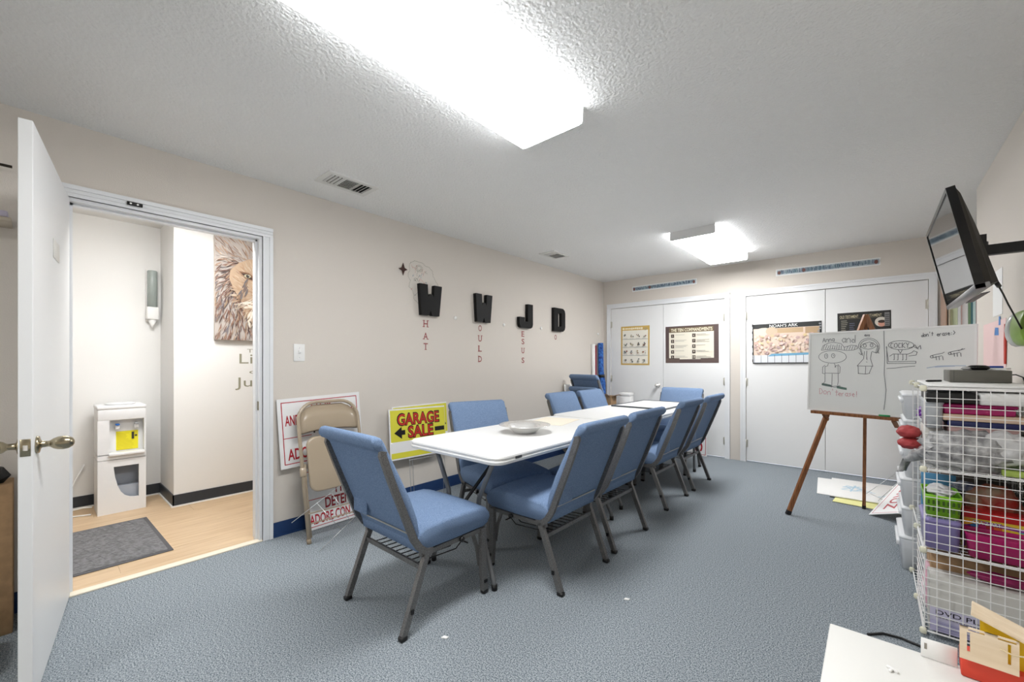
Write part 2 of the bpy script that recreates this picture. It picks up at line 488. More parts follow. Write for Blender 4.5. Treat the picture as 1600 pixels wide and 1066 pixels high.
# ------------------------------------------------------------------ lamps of the place, and one added fixture
def fixture(x0, x1, y0, y1, label, lens, z=H, group='fluorescent ceiling lights'):
    t = thing('ceiling_light', label, 'light', ((x0 + x1) / 2, (y0 + y1) / 2, z), group=group)
    w, l = (x1 - x0) / 2, (y1 - y0) / 2
    obj('housing', MB().box(-w + .03, w - .03, -l + .004, l - .004, -.028, -.0005), M_FIX, t)
    prof = [(-w, -.012), (-w, -.07), (-w + .004, -.079), (-w + .02, -.082), (w - .02, -.082), (w - .004, -.079), (w, -.07), (w, -.012)]
    obj('lens', MB().loft([[(x, -l + .006, z_) for x, z_ in prof[2:6]], [(x, l - .006, z_) for x, z_ in prof[2:6]]], caps=False, closed=False, smooth=False), lens, t, normals=False)
    sd = M_LENSIDE if lens is M_LENS else M_HLENSIDE
    for pr in (prof[:3], prof[5:]): obj('lens_side', MB().loft([[(x, -l + .006, z_) for x, z_ in pr], [(x, l - .006, z_) for x, z_ in pr]], caps=False, closed=False, smooth=False), sd, t, normals=False)
    for s in (-1, 1):
        obj('end_cap', MB().prism([(x * 1.005, z_ if z_ < -.02 else -.001) for x, z_ in prof], -.004, .004, Matrix.Translation((0, s * (l - .003), 0)) @ Matrix(((1, 0, 0, 0), (0, 0, 1, 0), (0, 1, 0, 0), (0, 0, 0, 1)))), mat('end_cap_plastic', (235, 235, 235), .35), t)
    return t
fixture(-1.43, -1.055, .50, 1.735, 'large lit fluorescent fixture over the near end of the room', M_LENS)
fixture(-1.455, -1.06, 3.955, 5.215, 'smaller looking lit fluorescent fixture near the closets', M_LENS)
fixture(-1.45, -1.06, -2.95, -1.7, 'added unseen fluorescent fixture behind the camera, brightening the room', M_LENS)  # extra fixture out of view, added to raise the ambient light
fixture(-3.72, -3.36, -.1, 1.15, 'lit fluorescent fixture on the hallway ceiling', M_HLENS, 2.445)

# ceiling vents
def vent(x0, x1, y0, y1, label):
    t = thing('ceiling_vent', label, 'vent', ((x0 + x1) / 2, (y0 + y1) / 2, H), group='ceiling air registers')
    w, l = (x1 - x0) / 2, (y1 - y0) / 2
    m = mat('register_enamel', (226, 226, 222), .4)
    e = .035
    b = MB().box(-w, w, -l, -l + e, -.008, 0).box(-w, w, l - e, l, -.008, 0).box(-w, -w + e, -l + e, l - e, -.008, 0).box(w - e, w, -l + e, l - e, -.008, 0)
    obj('face_frame', b, m, t)
    obj('duct_opening', MB().box(-w + e, w - e, -l + e, l - e, -.0015, -.0005), mat('dark_duct', (16, 16, 16), .9), t)
    il = l - e; iw = w - e; th = il * 2 / 3
    def slat(p, q, tilt, wd):
        p, q = Vector(p), Vector(q)
        return MB().bar(p, q, .0015, wd, up=(tilt[0], tilt[1], 1))
    for k in range(4):
        y = -il + th * (k + .5) / 4
        obj('slat', slat((-iw, y, -.007), (iw, y, -.007), (0, -.9), .013), m, t)
        y = il - th * (k + .5) / 4
        obj('slat', slat((-iw, y, -.007), (iw, y, -.007), (0, 1.6), .02), m, t)
    for k in range(6):
        x = -iw + 2 * iw * (k + .5) / 6
        obj('slat', slat((x, -il + th + .004, -.007), (x, il - th - .004, -.007), (-.7, 0), .013), m, t)
    for y in (-il + th, il - th): obj('divider', MB().box(-iw, iw, y - .004, y + .004, -.009, -.001), m, t)
vent(-2.84, -2.62, 1.235, 1.592, 'white slatted ceiling register nearest the doorway')
vent(-2.85, -2.64, 3.735, 4.05, 'white slatted ceiling register farther away, above the letters J and D')

# ================================================================== FURNITURE
# ------------------------------------------------------------------ stacking chairs (origin on the floor, facing +y)
def make_chair(label, group):
    t = thing('stacking_chair', label, 'chair', group=group)
    Y0 = -0.255                                    # back feet
    up = lambda z: Y0 + .092 - .2 * (z - .355) / .495   # line of the back uprights
    # seat cushion
    rings = []
    prof = [(.085, .352), (.3, .348), (.49, .350), (.522, .362), (.537, .39), (.534, .422), (.515, .444), (.47, .456), (.36, .462), (.22, .462), (.12, .458), (.085, .44), (.075, .40)]
    for x, k, dz in ((-.250, .86, -.016), (-.246, .95, -.006), (-.234, 1, 0), (-.12, 1, .006), (0, 1, .008), (.12, 1, .006), (.234, 1, 0), (.246, .95, -.006), (.250, .86, -.016)):
        ring = []
        for y, z in prof:
            zz = z + (dz if z > .41 else (.008 if abs(x) > .24 else 0))
            ring.append((x, Y0 + .31 + (y - .31) * (1 - (1 - k) * .12), zz))
        rings.append(ring)
    obj('seat', MB().loft(rings), M_FABRIC, t)
    # back cushion with its rolled top edge
    rings = []
    zs = [.385, .42, .50, .60, .70, .78, .83]
    bulge = [.012, .034, .052, .056, .048, .04, .036]
    for x, e, dz in ((-.243, .35, -.018), (-.239, .75, -.008), (-.228, 1, -.001), (-.12, 1.0, 0), (0, 1.04, 0), (.12, 1.0, 0), (.228, 1, -.001), (.239, .75, -.008), (.243, .35, -.018)):
        front = [(up(z) + .012 + (bl - .012) * e, z) for z, bl in zip(zs, bulge)]
        top = [(up(.862) + .032 * e, .866), (up(.885) + .022, .892 + dz * .6), (up(.9) + .006, .903 + dz), (up(.9) - .012, .900 + dz), (up(.89) - .022, .886 + dz * .5), (up(.88) - .025, .866), (up(.86) - .020, .848), (up(.84) - .008, .838)]
        back = [(up(z) + .001, z) for z in (.822, .7, .55, .40)]
        rings.append([(x, y, z) for y, z in front + top + back])
    obj('backrest', MB().loft(rings), M_FABRIC, t)
    # uprights: flat bars curling forward under the seat
    for s in (-1, 1):
        pts = [(s * .243, up(.835) + .006, .838), (s * .243, up(.82) - .004, .822), (s * .243, up(.7) - .008, .7), (s * .243, up(.55) - .008, .55), (s * .243, up(.42) - .008, .42), (s * .243, up(.375) + .004, .375), (s * .243, up(.352) + .026, .350), (s * .243, up(.345) + .06, .343)]
        obj('upright', MB().path(pts, .020, .030, (1, 0, 0)), M_FRAME, t)
    # piping rod and card pocket on the rear of the back
    obj('rear_trim_rod', MB().bar((-.2, up(.437) - .003, .437), (.2, up(.437) - .003, .437), .004, .006), mat('pale_rod', (176, 176, 172), .4, metal=.5), t)
    obj('card_pocket', MB().rbox(-.222, -.1, up(.51) - .006, up(.51) + .004, .455, .54, .002, 1, Matrix.Translation((0, 0, 0))), M_FABRIC, t)
    # seat frame
    b = MB()
    for s in (-1, 1): b.bar((s * .232, Y0 + .1, .337), (s * .232, Y0 + .505, .337), .02, .022)
    b.bar((-.232, Y0 + .497, .337), (.232, Y0 + .497, .337), .02, .02).bar((-.232, Y0 + .14, .337), (.232, Y0 + .14, .337), .02, .02)
    obj('seat_frame', b, M_FRAME, t)
    for s in (-1, 1):
        obj('bolt_knob', MB().lathe([(.0002, .0), (.013, .0), (.013, .012), (.0002, .015)], 12, 'X', (s * .243 if s > 0 else -.256, Y0 + .34, .334)), M_BLACK, t)
        lg = obj('leg', MB().path([(s * .241, Y0 + .135, .348), (s * .241, Y0 + .11, .29), (s * .241, Y0 + .004, .018)], .024, .028, (1, 0, 0)), M_FRAME, t)
        obj('foot_cap', MB().rbox(s * .241 - .015, s * .241 + .015, Y0 - .016, Y0 + .02, 0, .02, .004, 1), M_BLACK, lg)
        lg = obj('leg', MB().path([(s * .241, Y0 + .490, .345), (s * .241, Y0 + .488, .26), (s * .241, Y0 + .492, .12), (s * .241, Y0 + .502, .018)], .024, .034, (1, 0, 0)), M_FRAME, t)
        obj('foot_cap', MB().rbox(s * .241 - .015, s * .241 + .015, Y0 + .485, Y0 + .52, 0, .02, .004, 1), M_BLACK, lg)
        obj('gusset', MB().path([(s * .228, Y0 + .43, .33), (s * .228, Y0 + .46, .25), (s * .228, Y0 + .478, .15)], .006, .02, (1, 0, 0)), M_FRAME, t)
        obj('ganging_bracket', MB().box(s * .254 - .004, s * .254 + .004, Y0 + .035, Y0 + .05, .1, .12), M_BLACK, t)
        obj('ganging_bracket', MB().box(s * .254 - .004, s * .254 + .004, Y0 + .49, Y0 + .51, .06, .075), M_BLACK, t)
    obj('stretcher', MB().bar((-.235, Y0 + .105, .278), (.235, Y0 + .105, .278), .012, .022), M_FRAME, t)
    r = thing('book_rack', '', '')
    for k in ('label', 'category'): del r[k]
    r.parent = t
    for i in range(9): obj('rack_wire', MB().tube([(-.18 + i * .045, Y0 + .108, .277), (-.18 + i * .045, Y0 + .36, .262), (-.18 + i * .045, Y0 + .4, .29)], .003, 5), M_BLACK, r)
    obj('rack_rail', MB().tube([(-.225, Y0 + .4, .29), (.225, Y0 + .4, .29)], .004, 5), M_BLACK, r)
    return t
GC = 'blue upholstered stacking chairs'
chair = make_chair('nearest blue chair, at the table end with its back toward us', GC)
chair.location = (-1.783, 1.302, 0)
dup(chair, (-1.475, 2.03, 0), R_(90), 'blue chair on the open side of the table, beside the steel bowl')
dup(chair, (-1.494, 2.654, 0), R_(90), 'second blue chair along the open side of the table')
dup(chair, (-1.53, 3.63, 0), R_(90), 'third blue chair along the open side of the table')
dup(chair, (-1.53, 4.315, 0), R_(90), 'farthest blue chair along the open side, nearest the closets')
dup(chair, (-2.035, 2.225, 0), R_(-106), 'blue chair between the table and the wall, right of garage sale signs')
dup(chair, (-2.085, 3.60, 0), R_(-90), 'wall-side blue chair, nearer of the pair below letters J and D')
dup(chair, (-2.06, 4.14, 0), R_(-90), 'wall-side blue chair, farther of the pair below letters J and D')
dup(chair, (-1.765, 4.82, 0), R_(180), 'blue chair at the far head of the table facing us')
dup(chair, (-2.67, 4.91, 0), R_(-15), 'lower blue chair of the stack in the far corner')
dup(chair, (-2.69, 4.95, .155), R_(-15), 'upper blue chair of the stack in the far corner')

# ------------------------------------------------------------------ folding tables
def rrect(x0, x1, y0, y1, r, n=5):
    pts = []
    for cx, cy, a0 in ((x1 - r, y0 + r, -90), (x1 - r, y1 - r, 0), (x0 + r, y1 - r, 90), (x0 + r, y0 + r, 180)):
        for i in range(n + 1):
            a = R_(a0 + 90 * i / n); pts.append((cx + r * math.cos(a), cy + r * math.sin(a)))
    return pts
def folding_table(x0, x1, y0, y1, label, wide_far=False):
    t = thing('folding_table', label, 'table', ((x0 + x1) / 2, (y0 + y1) / 2, 0), group='white folding tables')
    w, l = (x1 - x0) / 2, (y1 - y0) / 2
    rings = []
    for inset, z, r in ((.012, .690, .06), (.003, .694, .068), (.0, .705, .07), (.0, .709, .07), (.003, .712, .07), (.003, .722, .07), (.0, .725, .07), (.002, .734, .07), (.008, .739, .065), (.02, .74, .06)):
        rings.append([(x, y, z) for x, y in rrect(-w + inset, w - inset, -l + inset, l - inset, r)])
    obj('tabletop', MB().loft(rings, smooth=False), M_TABLE, t)
    obj('maker_badge', MB().rbox(w - .002, w + .001, -l + .14, -l + .19, .711, .724, .0005, 1), mat('dark_badge', (70, 70, 72), .4), t)
    for s in (-1, 1):
        yl = s * (l - .12)
        for q in (-1, 1):
            pts = [(q * .245, yl, .688), (q * .2, yl, .6), (q * .13, yl, .46), (q * .115, yl, .36), (q * .17, yl, .22), (q * .25, yl + s * .01, .05), (q * .255, yl + s * .01, .004)]
            if wide_far and s > 0: pts = [(q * .33, y_, z_) for _, y_, z_ in pts]
            lg = obj('leg', MB().tube(pts, .0135, 10), M_GREYTUBE, t)
            fx = pts[-1][0]
            obj('foot_cap', MB().tube([(fx, yl + s * .01, 0), (fx, yl + s * .01, .03)], .016, 10), M_BLACK, lg)
        if wide_far and s > 0:
            obj('cross_bar', MB().tube([(-.33, yl, .684), (.33, yl, .684)], .012, 8), M_GREYTUBE, t)
            obj('cross_bar', MB().tube([(-.33, yl, .6), (.33, yl, .6)], .01, 8), M_GREYTUBE, t)
        else:
            obj('cross_bar', MB().tube([(-.25, yl, .684), (.25, yl, .684)], .012, 8), M_GREYTUBE, t)
            obj('cross_bar', MB().tube([(-.15, yl, .27), (.15, yl, .27)], .01, 8), M_GREYTUBE, t)
            obj('folding_brace', MB().bar((0, yl, .4), (0, s * (l - .48), .684), .02, .008), M_BLACK, t)
            obj('brace_bar', MB().bar((-.12, yl, .4), (.12, yl, .4), .014, .014), M_BLACK, t)
        for q in (-1, 1):
            bx_ = q * (.33 if wide_far and s > 0 else .24)
            obj('leg_bracket', MB().box(bx_ - .02, bx_ + .02, yl - .03, yl + .03, .678, .692), M_BLACK, t)
    return t
folding_table(-2.152, -1.395, 1.492, 3.02, 'nearer white folding table carrying the steel bowl')
folding_table(-2.205, -1.445, 3.062, 4.9, 'farther white folding table carrying the framed board', True)

# things on the tables
prof = [(.0002, .001), (.06, .001), (.075, .004), (.10, .03), (.118, .046), (.128, .050), (.168, .056), (.172, .0545), (.168, .058), (.128, .052), (.115, .048), (.098, .033), (.072, .0065), (.0002, .004)]
tag(obj('steel_bowl', MB().lathe(prof, 40), M_STEEL, M=Matrix.Translation((-1.755, 2.145, .741))), 'shallow stainless steel bowl with a wide rim on the table', 'bowl')
pm_ = mat('manila_paper', (244, 236, 218), .8)
tag(obj('paper_sheet', MB().box(-.15, .15, -.2, .2, 0, .0015), pm_, M=Matrix.Translation((-1.93, 2.72, .7405)) @ Matrix.Rotation(R_(12), 4, 'Z')), 'cream paper sheet lying on the table beyond the bowl', 'paper')
fb = thing('framed_board', 'dark framed white board lying flat on the far table', 'board', (-1.83, 4.47, .741))
fw_, fl_ = .29, .42
obj('panel', MB().box(-fw_ + .01, fw_ - .01, -fl_ + .01, fl_ - .01, .002, .009), M_WHITE, fb)
fm = mat('dark_grey_frame', (72, 78, 84), .45)
for x0, x1, y0, y1 in ((-fw_, fw_, -fl_, -fl_ + .022), (-fw_, fw_, fl_ - .022, fl_), (-fw_, -fw_ + .022, -fl_ + .022, fl_ - .022), (fw_ - .022, fw_, -fl_ + .022, fl_ - .022)):
    obj('frame_rail', MB().box(x0, x1, y0, y1, 0, .014), fm, fb)

# ------------------------------------------------------------------ folded metal chair leaning on the wall
th = R_(12.5)
FM = frame((-2.835, 1.2, .0), (0, 1, 0), (-math.sin(th), 0, math.cos(th)))   # local x along the wall, y up the slope, z out
fc = thing('folding_chair', 'tan metal folding chair, folded and leaning on the white signs', 'chair', M=FM)
W = .44
def arch(x0, x1, y0, y1, r, z0=0., z1=0., n=7):
    pts = [(x0, y0, z0)]
    for i in range(n + 1):
        a = R_(180 - 90 * i / n); pts.append((x0 + r + r * math.cos(a), y1 - r + r * math.sin(a), z1))
    for i in range(n + 1):
        a = R_(90 - 90 * i / n); pts.append((x1 - r + r * math.cos(a), y1 - r + r * math.sin(a), z1))
    pts.append((x1, y0, z0))
    return pts
obj('front_frame', MB().tube(arch(0, W, .012, .945, .13), .0125, 10), M_TAN, fc)
for x in (0, W): obj('foot_cap', MB().tube([(x, 0, 0), (x, .03, 0)], .015, 10), mat('tan_rubber', (150, 136, 116), .7), fc)
rings = []
for i in range(9):
    x = .012 + (W - .024) * i / 8; q = (i / 4 - 1)
    z = -.006 - .018 * (1 - q * q)
    yt = .93 - .075 * max(0, abs(q) - .45) ** 2 / .3
    yb = .725 + .02 * (1 - q * q)
    rings.append([(x, yb, z), (x, yb + .01, z + .006), (x, (yb + yt) / 2, z + .012), (x, yt, z + .006), (x, yt, z), (x, (yb + yt) / 2, z + .006)])
obj('backrest', MB().loft(rings), M_TAN, fc)
b = MB()
poly = rrect(.035, W - .035, .322, .70, .06, 6)
b.loft([[(x, y, z + .012 * (1 - ((x - W / 2) / .19) ** 2) * 0) for x, y in [((px - W / 2) * k + W / 2, (py - .48) * k + .48) for px, py in poly]] for k, z in ((.985, -.004), (1, .004), (1, .014), (.985, .02), (.93, .022))])
obj('seat', b, M_TAN, fc)
obj('rear_leg', MB().tube([(.024, .03, -.03), (.024, .40, -.03), (.024, .52, -.018)], .011, 8), M_TAN, fc)
obj('rear_leg', MB().tube([(W - .024, .03, -.03), (W - .024, .40, -.03), (W - .024, .52, -.018)], .011, 8), M_TAN, fc)
obj('cross_bar', MB().bar((.024, .12, -.03), (W - .024, .12, -.03), .008, .016), M_TAN, fc)
obj('cross_bar', MB().bar((.0, .19, -.004), (W, .19, -.004), .008, .016), M_TAN, fc)
obj('hinge_plate', MB().rbox(-.016, .016, .44, .50, -.016, .018, .004, 1), M_TAN, fc)
obj('hinge_plate', MB().rbox(W - .016, W + .016, .44, .50, -.016, .018, .004, 1), M_TAN, fc)

# ------------------------------------------------------------------ yard signs
RED, DRED, BLK, WHT, YEL = (178, 24, 40), (150, 28, 36), (14, 12, 12), (244, 244, 244), (224, 218, 66)
def board_sign(name, label, w, h, M, draw, group='corrugated plastic yard signs', cat='sign', th=.004):
    t = thing(name, label, cat, M=M, group=group)
    obj('sign_panel', MB().box(0, w, 0, h, -th, 0), M_SIGN, t)
    p = Print(); draw(p); put_print('printed_face', p, t)
    return t
def lean(y, x_off, z, tilt, roll=0.0):
    yd = Vector((-math.sin(tilt), 0, math.cos(tilt)))
    M = frame((XL + x_off, y, z), (0, 1, 0), yd)
    return M @ Matrix.Rotation(roll, 4, 'Z')
def d1(p):
    p.border(.025, .025, .585, .46, .006, RED)
    p.text('STOP', .30, .385, .15, .062, RED, .02, 'C')
    p.text('AND', .045, .295, .10, .07, RED, .02); p.text('US', .50, .305, .075, .07, RED, .02)
    p.text('THIS', .30, .22, .17, .055, BLK, .02, 'C')
    p.rect(.03, .205, .22, .210, RED)
    p.text('ADORE', .05, .055, .21, .075, RED, .02)
board_sign('yard_sign', 'white sign with red STOP behind the tan folding chair', .61, .485, lean(1.112, .05, .468, R_(4), R_(2.2)), d1)
def d2(p):
    p.border(.012, .018, .448, .42, .005, RED)
    p.text('11:00', .30, .228, .145, .068, DRED, .025, 'C'); p.rect(.03, .212, .2, .217, RED)
    p.text('DETENGA', .145, .135, .29, .072, DRED, .025); p.text('ADORE CON NO', .0285, .038, .40, .068, RED, .02)
board_sign('yard_sign', 'white sign reading DETENGA standing on the floor under the folding chair', .46, .44, lean(1.265, .085, .002, R_(5), R_(1.0)), d2)
def garage(p, mirror=False):
    p.rect(.012, .15, .598, .418, YEL)
    p.text('GARAGE', .305, .288, .46, .098, BLK, .055, 'C'); p.text('GARAGE', .305, .290, .44, .092, (196, 44, 32), .02, 'C')
    sx = .32 if not mirror else .24
    p.text('SALE', sx, .175, .28, .098, BLK, .055, 'C'); p.text('SALE', sx, .177, .265, .092, (196, 44, 32), .02, 'C')
    if not mirror:
        p.poly([(.045, .225), (.12, .275), (.12, .245), (.155, .245), (.155, .205), (.12, .205), (.12, .172)], BLK); p.rect(.475, .205, .585, .243, BLK)
    else:
        p.poly([(.585, .225), (.53, .272), (.53, .245), (.42, .245), (.42, .205), (.53, .205), (.53, .178)], BLK)
    p.rect(.012, .012, .598, .058, YEL)
def g1(p): garage(p)
def g2(p): garage(p, True)
s1 = board_sign('garage_sale_sign', 'yellow garage sale sign in front, arrow pointing left', .60, .43, lean(1.945, .09, .385, R_(6), R_(-1.0)), g1, 'yellow garage sale signs')
s2 = board_sign('garage_sale_sign', 'yellow garage sale sign behind, arrow pointing right', .60, .43, lean(2.0, .055, .40, R_(4), R_(.5)), g2, 'yellow garage sale signs')
for s_, zz in ((s1, .39), (s2, .40)):
    b = MB()
    for x in (.19, .55): b.tube([(x, -zz + .004, -.007), (x, .2, -.007)], .0022, 6)
    b.tube([(.19, -.02, -.007), (.55, -.02, -.007)], .0022, 6)
    obj('wire_stake', b, M_WIRE, s_)
# loose wire stake across the folding chair legs
b = MB()
P1, P2, P3, P4 = Vector((-2.76, 1.06, .20)), Vector((-2.80, 1.43, .37)), Vector((-2.665, 1.19, .004)), Vector((-2.72, 1.50, .16))
b.tube([P1, P2], .0022, 6).tube([P3, P4], .0022, 6).tube([P2, P4], .0022, 6).tube([P1.lerp(P2, .45), P3.lerp(P4, .52)], .0022, 6).tube([P1.lerp(P2, .72), P3.lerp(P4, .75)], .0022, 6)
tag(obj('sign_stake', b, M_WIRE), 'bare wire yard sign stake leaning on the folded tan chair', 'stake')
def d3(p):
    p.border(.016, .016, .444, .594, .006, RED)
    p.text('SE', .40, .06, .25, .10, RED, .02, rot=R_(90))
board_sign('yard_sign', 'white sign with red sideways letters leaning on the far closet', .46, .61, frame((-2.07, YB - .075, .002), (1, 0, 0), (0, math.sin(R_(4)), math.cos(R_(4)))), d3)

# ------------------------------------------------------------------ easel and whiteboard
ez = thing('easel', 'brown wooden tripod easel holding the whiteboard', 'easel', (-.02, 4.23, 0))
A = Vector((-.025, .005, 1.578))
for nm, f in (('leg', (-.495, -.296, .0)), ('leg', (.50, -.16, .0)), ('rear_leg', (-.04, .273, 0))):
    f = Vector(f); lg = obj(nm, MB().bar(f, A, .022, .03), M_EASEL, ez)
    obj('foot_tip', MB().bar(f, f.lerp(A, .02), .024, .032), M_BLACK, lg)
BL0 = Vector((-.402, 4.075, .832)); BX = Vector((.944, -.330, 0)).normalized(); BY = Vector((.0165, .0472, 1)).normalized()
inv = Vector((-.02, 4.23, 0))
b = MB(); p0 = BL0 - inv - Vector((0, 0, .013)) + BX * .035 - Vector((.33, .944, 0)) * .0; p1 = p0 + BX * .53
b.bar(p0, p1, .05, .022); obj('ledge', b, M_EASEL, ez)
b = MB()
for s in (.08, .5):
    q = p0 + BX * s; b.bar(q + Vector((0, 0, -.01)), q + Vector((.33, .944, 0)) * .06 + Vector((0, 0, -.06)), .02, .02)
obj('ledge_bracket', b, M_EASEL, ez)
wb = thing('whiteboard', 'dry-erase whiteboard covered in children\'s marker drawings on the easel', 'whiteboard', M=frame(BL0, BX, BY))
BW, BH = .925, .615
obj('board_panel', MB().box(.008, BW - .008, .008, BH - .008, -.012, 0), mat('whiteboard_enamel', (226, 227, 224), .28), wb)
al = mat('white_board_rim', (232, 232, 230), .4)
for x0, x1, y0, y1 in ((0, BW, 0, .012), (0, BW, BH - .012, BH), (0, .012, .012, BH - .012), (BW - .012, BW, .012, BH - .012)):
    obj('rim', MB().box(x0, x1, y0, y1, -.014, .003), al, wb)
BLACK_STROKES="243,420 241,409 233,398 222,389 206,381 187,376 166,373 144,373 122,376 102,381 85,389 71,399 63,410 60,422 62,434 70,445 83,455 100,462 120,467 142,469 164,469 185,465 204,460 220,452 233,442 240,431 243,420|122,428 120,417 115,410 108,410 102,417 100,428 101,439 107,446 114,446 120,439 122,428|169,430 167,420 161,414 154,414 149,421 146,430 148,440 154,446 161,446 166,440 169,430|111,436 113,424|157,437 160,426|77,474 87,507 123,529 163,532 207,521 228,493 231,470 156,481 77,474|230,493 271,507 305,502 311,481 287,470 242,468 231,470|88,481 101,519|103,481 115,514|119,481 129,508|134,480 142,517|149,480 156,512|164,479 169,507|179,479 183,516|194,478 196,511|209,478 209,505|242,474 253,500|259,474 268,500|275,473 283,499|291,473 298,499|127,370 123,351 105,346 106,295 193,295 191,352 171,356 167,370|104,356 89,341 89,292 106,289|190,363 205,343 203,297 193,291|171,351 177,342 170,342 177,351|106,293 107,229 94,210|154,290 154,203 151,186|193,291 195,232 191,205|89,214 130,202 162,194 209,201|85,205 139,193 174,187 209,195|325,481 341,511 380,526 404,518 422,495 401,479 374,473 349,480 325,494|317,484 316,493 316,502 318,511 321,520 325,527 331,535 337,541 345,546 353,550 361,552 370,554 379,554 388,552 397,550 406,546 413,541 420,535 426,528 431,520 435,512 438,503 439,494 439,486 438,477 436,468 432,461|328,490 328,497 328,505 330,512 333,519 337,525 342,530 348,535 354,538 361,541 368,543 376,543 383,543 390,541 397,538 404,535 410,530 415,525 420,519 424,512 426,505 428,498 429,491|322,481 334,476|324,474 336,468|327,467 337,460|329,460 339,452|331,452 341,444|333,445 342,436|336,438 344,428|416,452 438,443|418,459 437,450|420,466 436,457|421,473 435,464|423,480 434,471|425,487 434,478|427,493 433,485|429,500 432,491|363,500 362,492 358,488 352,488 348,493 346,501 348,508 352,513 357,513 361,508 363,500|402,502 401,494 397,490 392,490 387,495 386,503 387,510 391,515 396,515 401,510 402,502|353,458 349,405 311,352 404,351 389,405 395,453|320,450 332,434 342,445|398,457 423,444 433,461|367,462 366,432 369,396|317,351 320,295|362,348 361,296|400,349 384,301|318,297 363,293 387,299|366,410 368,405|366,383 369,379|462,601 465,515 470,413 469,294 481,185 477,108 471,45|622,494 620,487 615,480 606,474 594,469 580,466 565,465 549,465 533,468 519,472 506,477 497,484 491,491 489,499 491,506 496,513 506,519 518,524 532,527 548,528 564,527 579,525 593,521 605,515 614,509 620,501 622,494|541,466 554,441 563,463|497,421 516,437 548,435 592,434 613,444 622,456 640,447 635,427 598,421|521,433 522,396 517,396|542,433 542,395 537,395|567,432 568,395 563,395|586,432 586,395 581,395|479,489 484,370 634,372 634,385 491,383 477,489|482,335 530,339 581,348 630,353|613,476 628,496 640,471 655,491 658,467|597,477 622,484 646,467|705,420 720,426 762,437 770,444|711,406 759,421|718,414 716,408 711,406 706,409 704,414 706,420 711,422 716,420 718,414|731,418 734,394|745,418 748,394|762,417 765,394|789,440 803,446 843,456 851,464|795,427 840,441|801,434 799,429 795,427 790,429 788,435 790,440 795,442 799,440 801,434|814,438 816,415|827,438 829,415|843,437 845,415|832,451 861,463|236,554 223,562 213,547 223,528 236,539|235,562 236,527|244,527 243,557|244,550 256,561 266,549 266,526|296,536 283,552 274,537 283,525 296,532|295,581 296,525|86,536 94,568 104,536|91,549 101,548|109,538 108,557|109,553 117,560 123,552 124,537|129,539 128,559|129,554 137,561 143,553 143,539|163,557 154,563 148,553 155,541 163,548|163,562 163,540|352,576 360,576 356,582 352,576 356,569 360,570|362,581 366,568 370,581|381,577 376,580 373,575 377,568 381,572|381,580 381,567|668,552 663,559 659,553 663,547 668,550|668,573 669,547|681,556 679,551 676,548 673,551 672,557 673,562 676,564 679,562 681,556|684,550 684,564|684,561 689,566 693,560 693,550|700,578 700,572|712,577 712,553|708,569 717,568|734,557 743,557 739,565 734,557 739,548 743,549|747,549 746,564|746,559 753,566|768,563 763,567 759,560 763,550 769,555|768,567 769,550|781,568 773,566 780,558 772,551|784,562 793,561 789,569 784,562 790,552 794,554|801,568 801,566|801,557 801,555|810,579 817,567 810,555|516,509 505,512 501,495 506,481 517,483|538,495 536,485 531,480 525,482 521,490 521,501 525,509 531,511 536,505 538,495|558,507 547,510 543,494 547,479 558,482|563,513 563,479|578,512 563,493 578,478|583,512 591,495 598,511|591,495 591,478"
RED_STROKES="72,173 73,131 87,135 93,152 84,170 72,173|119,145 116,134 110,130 103,133 100,143 102,154 109,158 116,155 119,145|126,127 126,152|126,146 137,156 145,147 145,128|159,173 160,163|185,167 186,123|177,151 196,152|197,136 214,137 206,148 197,136 207,123 214,127|220,123 219,145|219,137 231,148|257,143 248,148 241,137 248,124 257,132|257,148 257,124|278,148 265,145 276,135 263,123|284,137 299,138 292,148 284,137 293,124 299,127|311,164 311,135|311,127 312,124"
BLUE_STROKES="689,341 741,354 796,356 865,357|729,347 768,351 817,354"

def strokes(s): return [[tuple(int(v) / 1000 for v in q.split(',')) for q in st.split()] for st in s.split('|')]
for nm, st_, wd, col in (('black_marker_lines', BLACK_STROKES, .0032, (96, 98, 102)), ('red_marker_words', RED_STROKES, .0034, (206, 150, 156)), ('blue_marker_smudge', BLUE_STROKES, .005, (170, 184, 204))):
    p = Print(.0001); p.z = .0004
    for st in strokes(st_): p.stroke([(x + .012, y) for x, y in st], wd, col)
    put_print(nm, p, wb)
GX, GY = .100, .214
p = Print(.0001); p.z = .0006
for dx, dy in ((0, 0), (.1, -.018)):
    for k in range(3): p.stroke([(GX + dx, GY + dy - k * .006), (GX + dx + .03, GY + dy - .006 - k * .006), (GX + dx + .06, GY + dy - .012 - k * .005)], .006, (96, 124, 112))
put_print('green_marker_shoes', p, wb)
tag(obj('marker', MB().tube([(0, 0, 0), (.06, 0, 0)], .007, 8), mat('green_marker', (40, 140, 80), .4), M=Matrix.Translation(BL0 + BX * .47 + Vector((-.013, -.026, .006))) @ BX.to_track_quat('X', 'Z').to_matrix().to_4x4()), 'small green marker lying on the easel ledge', 'marker')

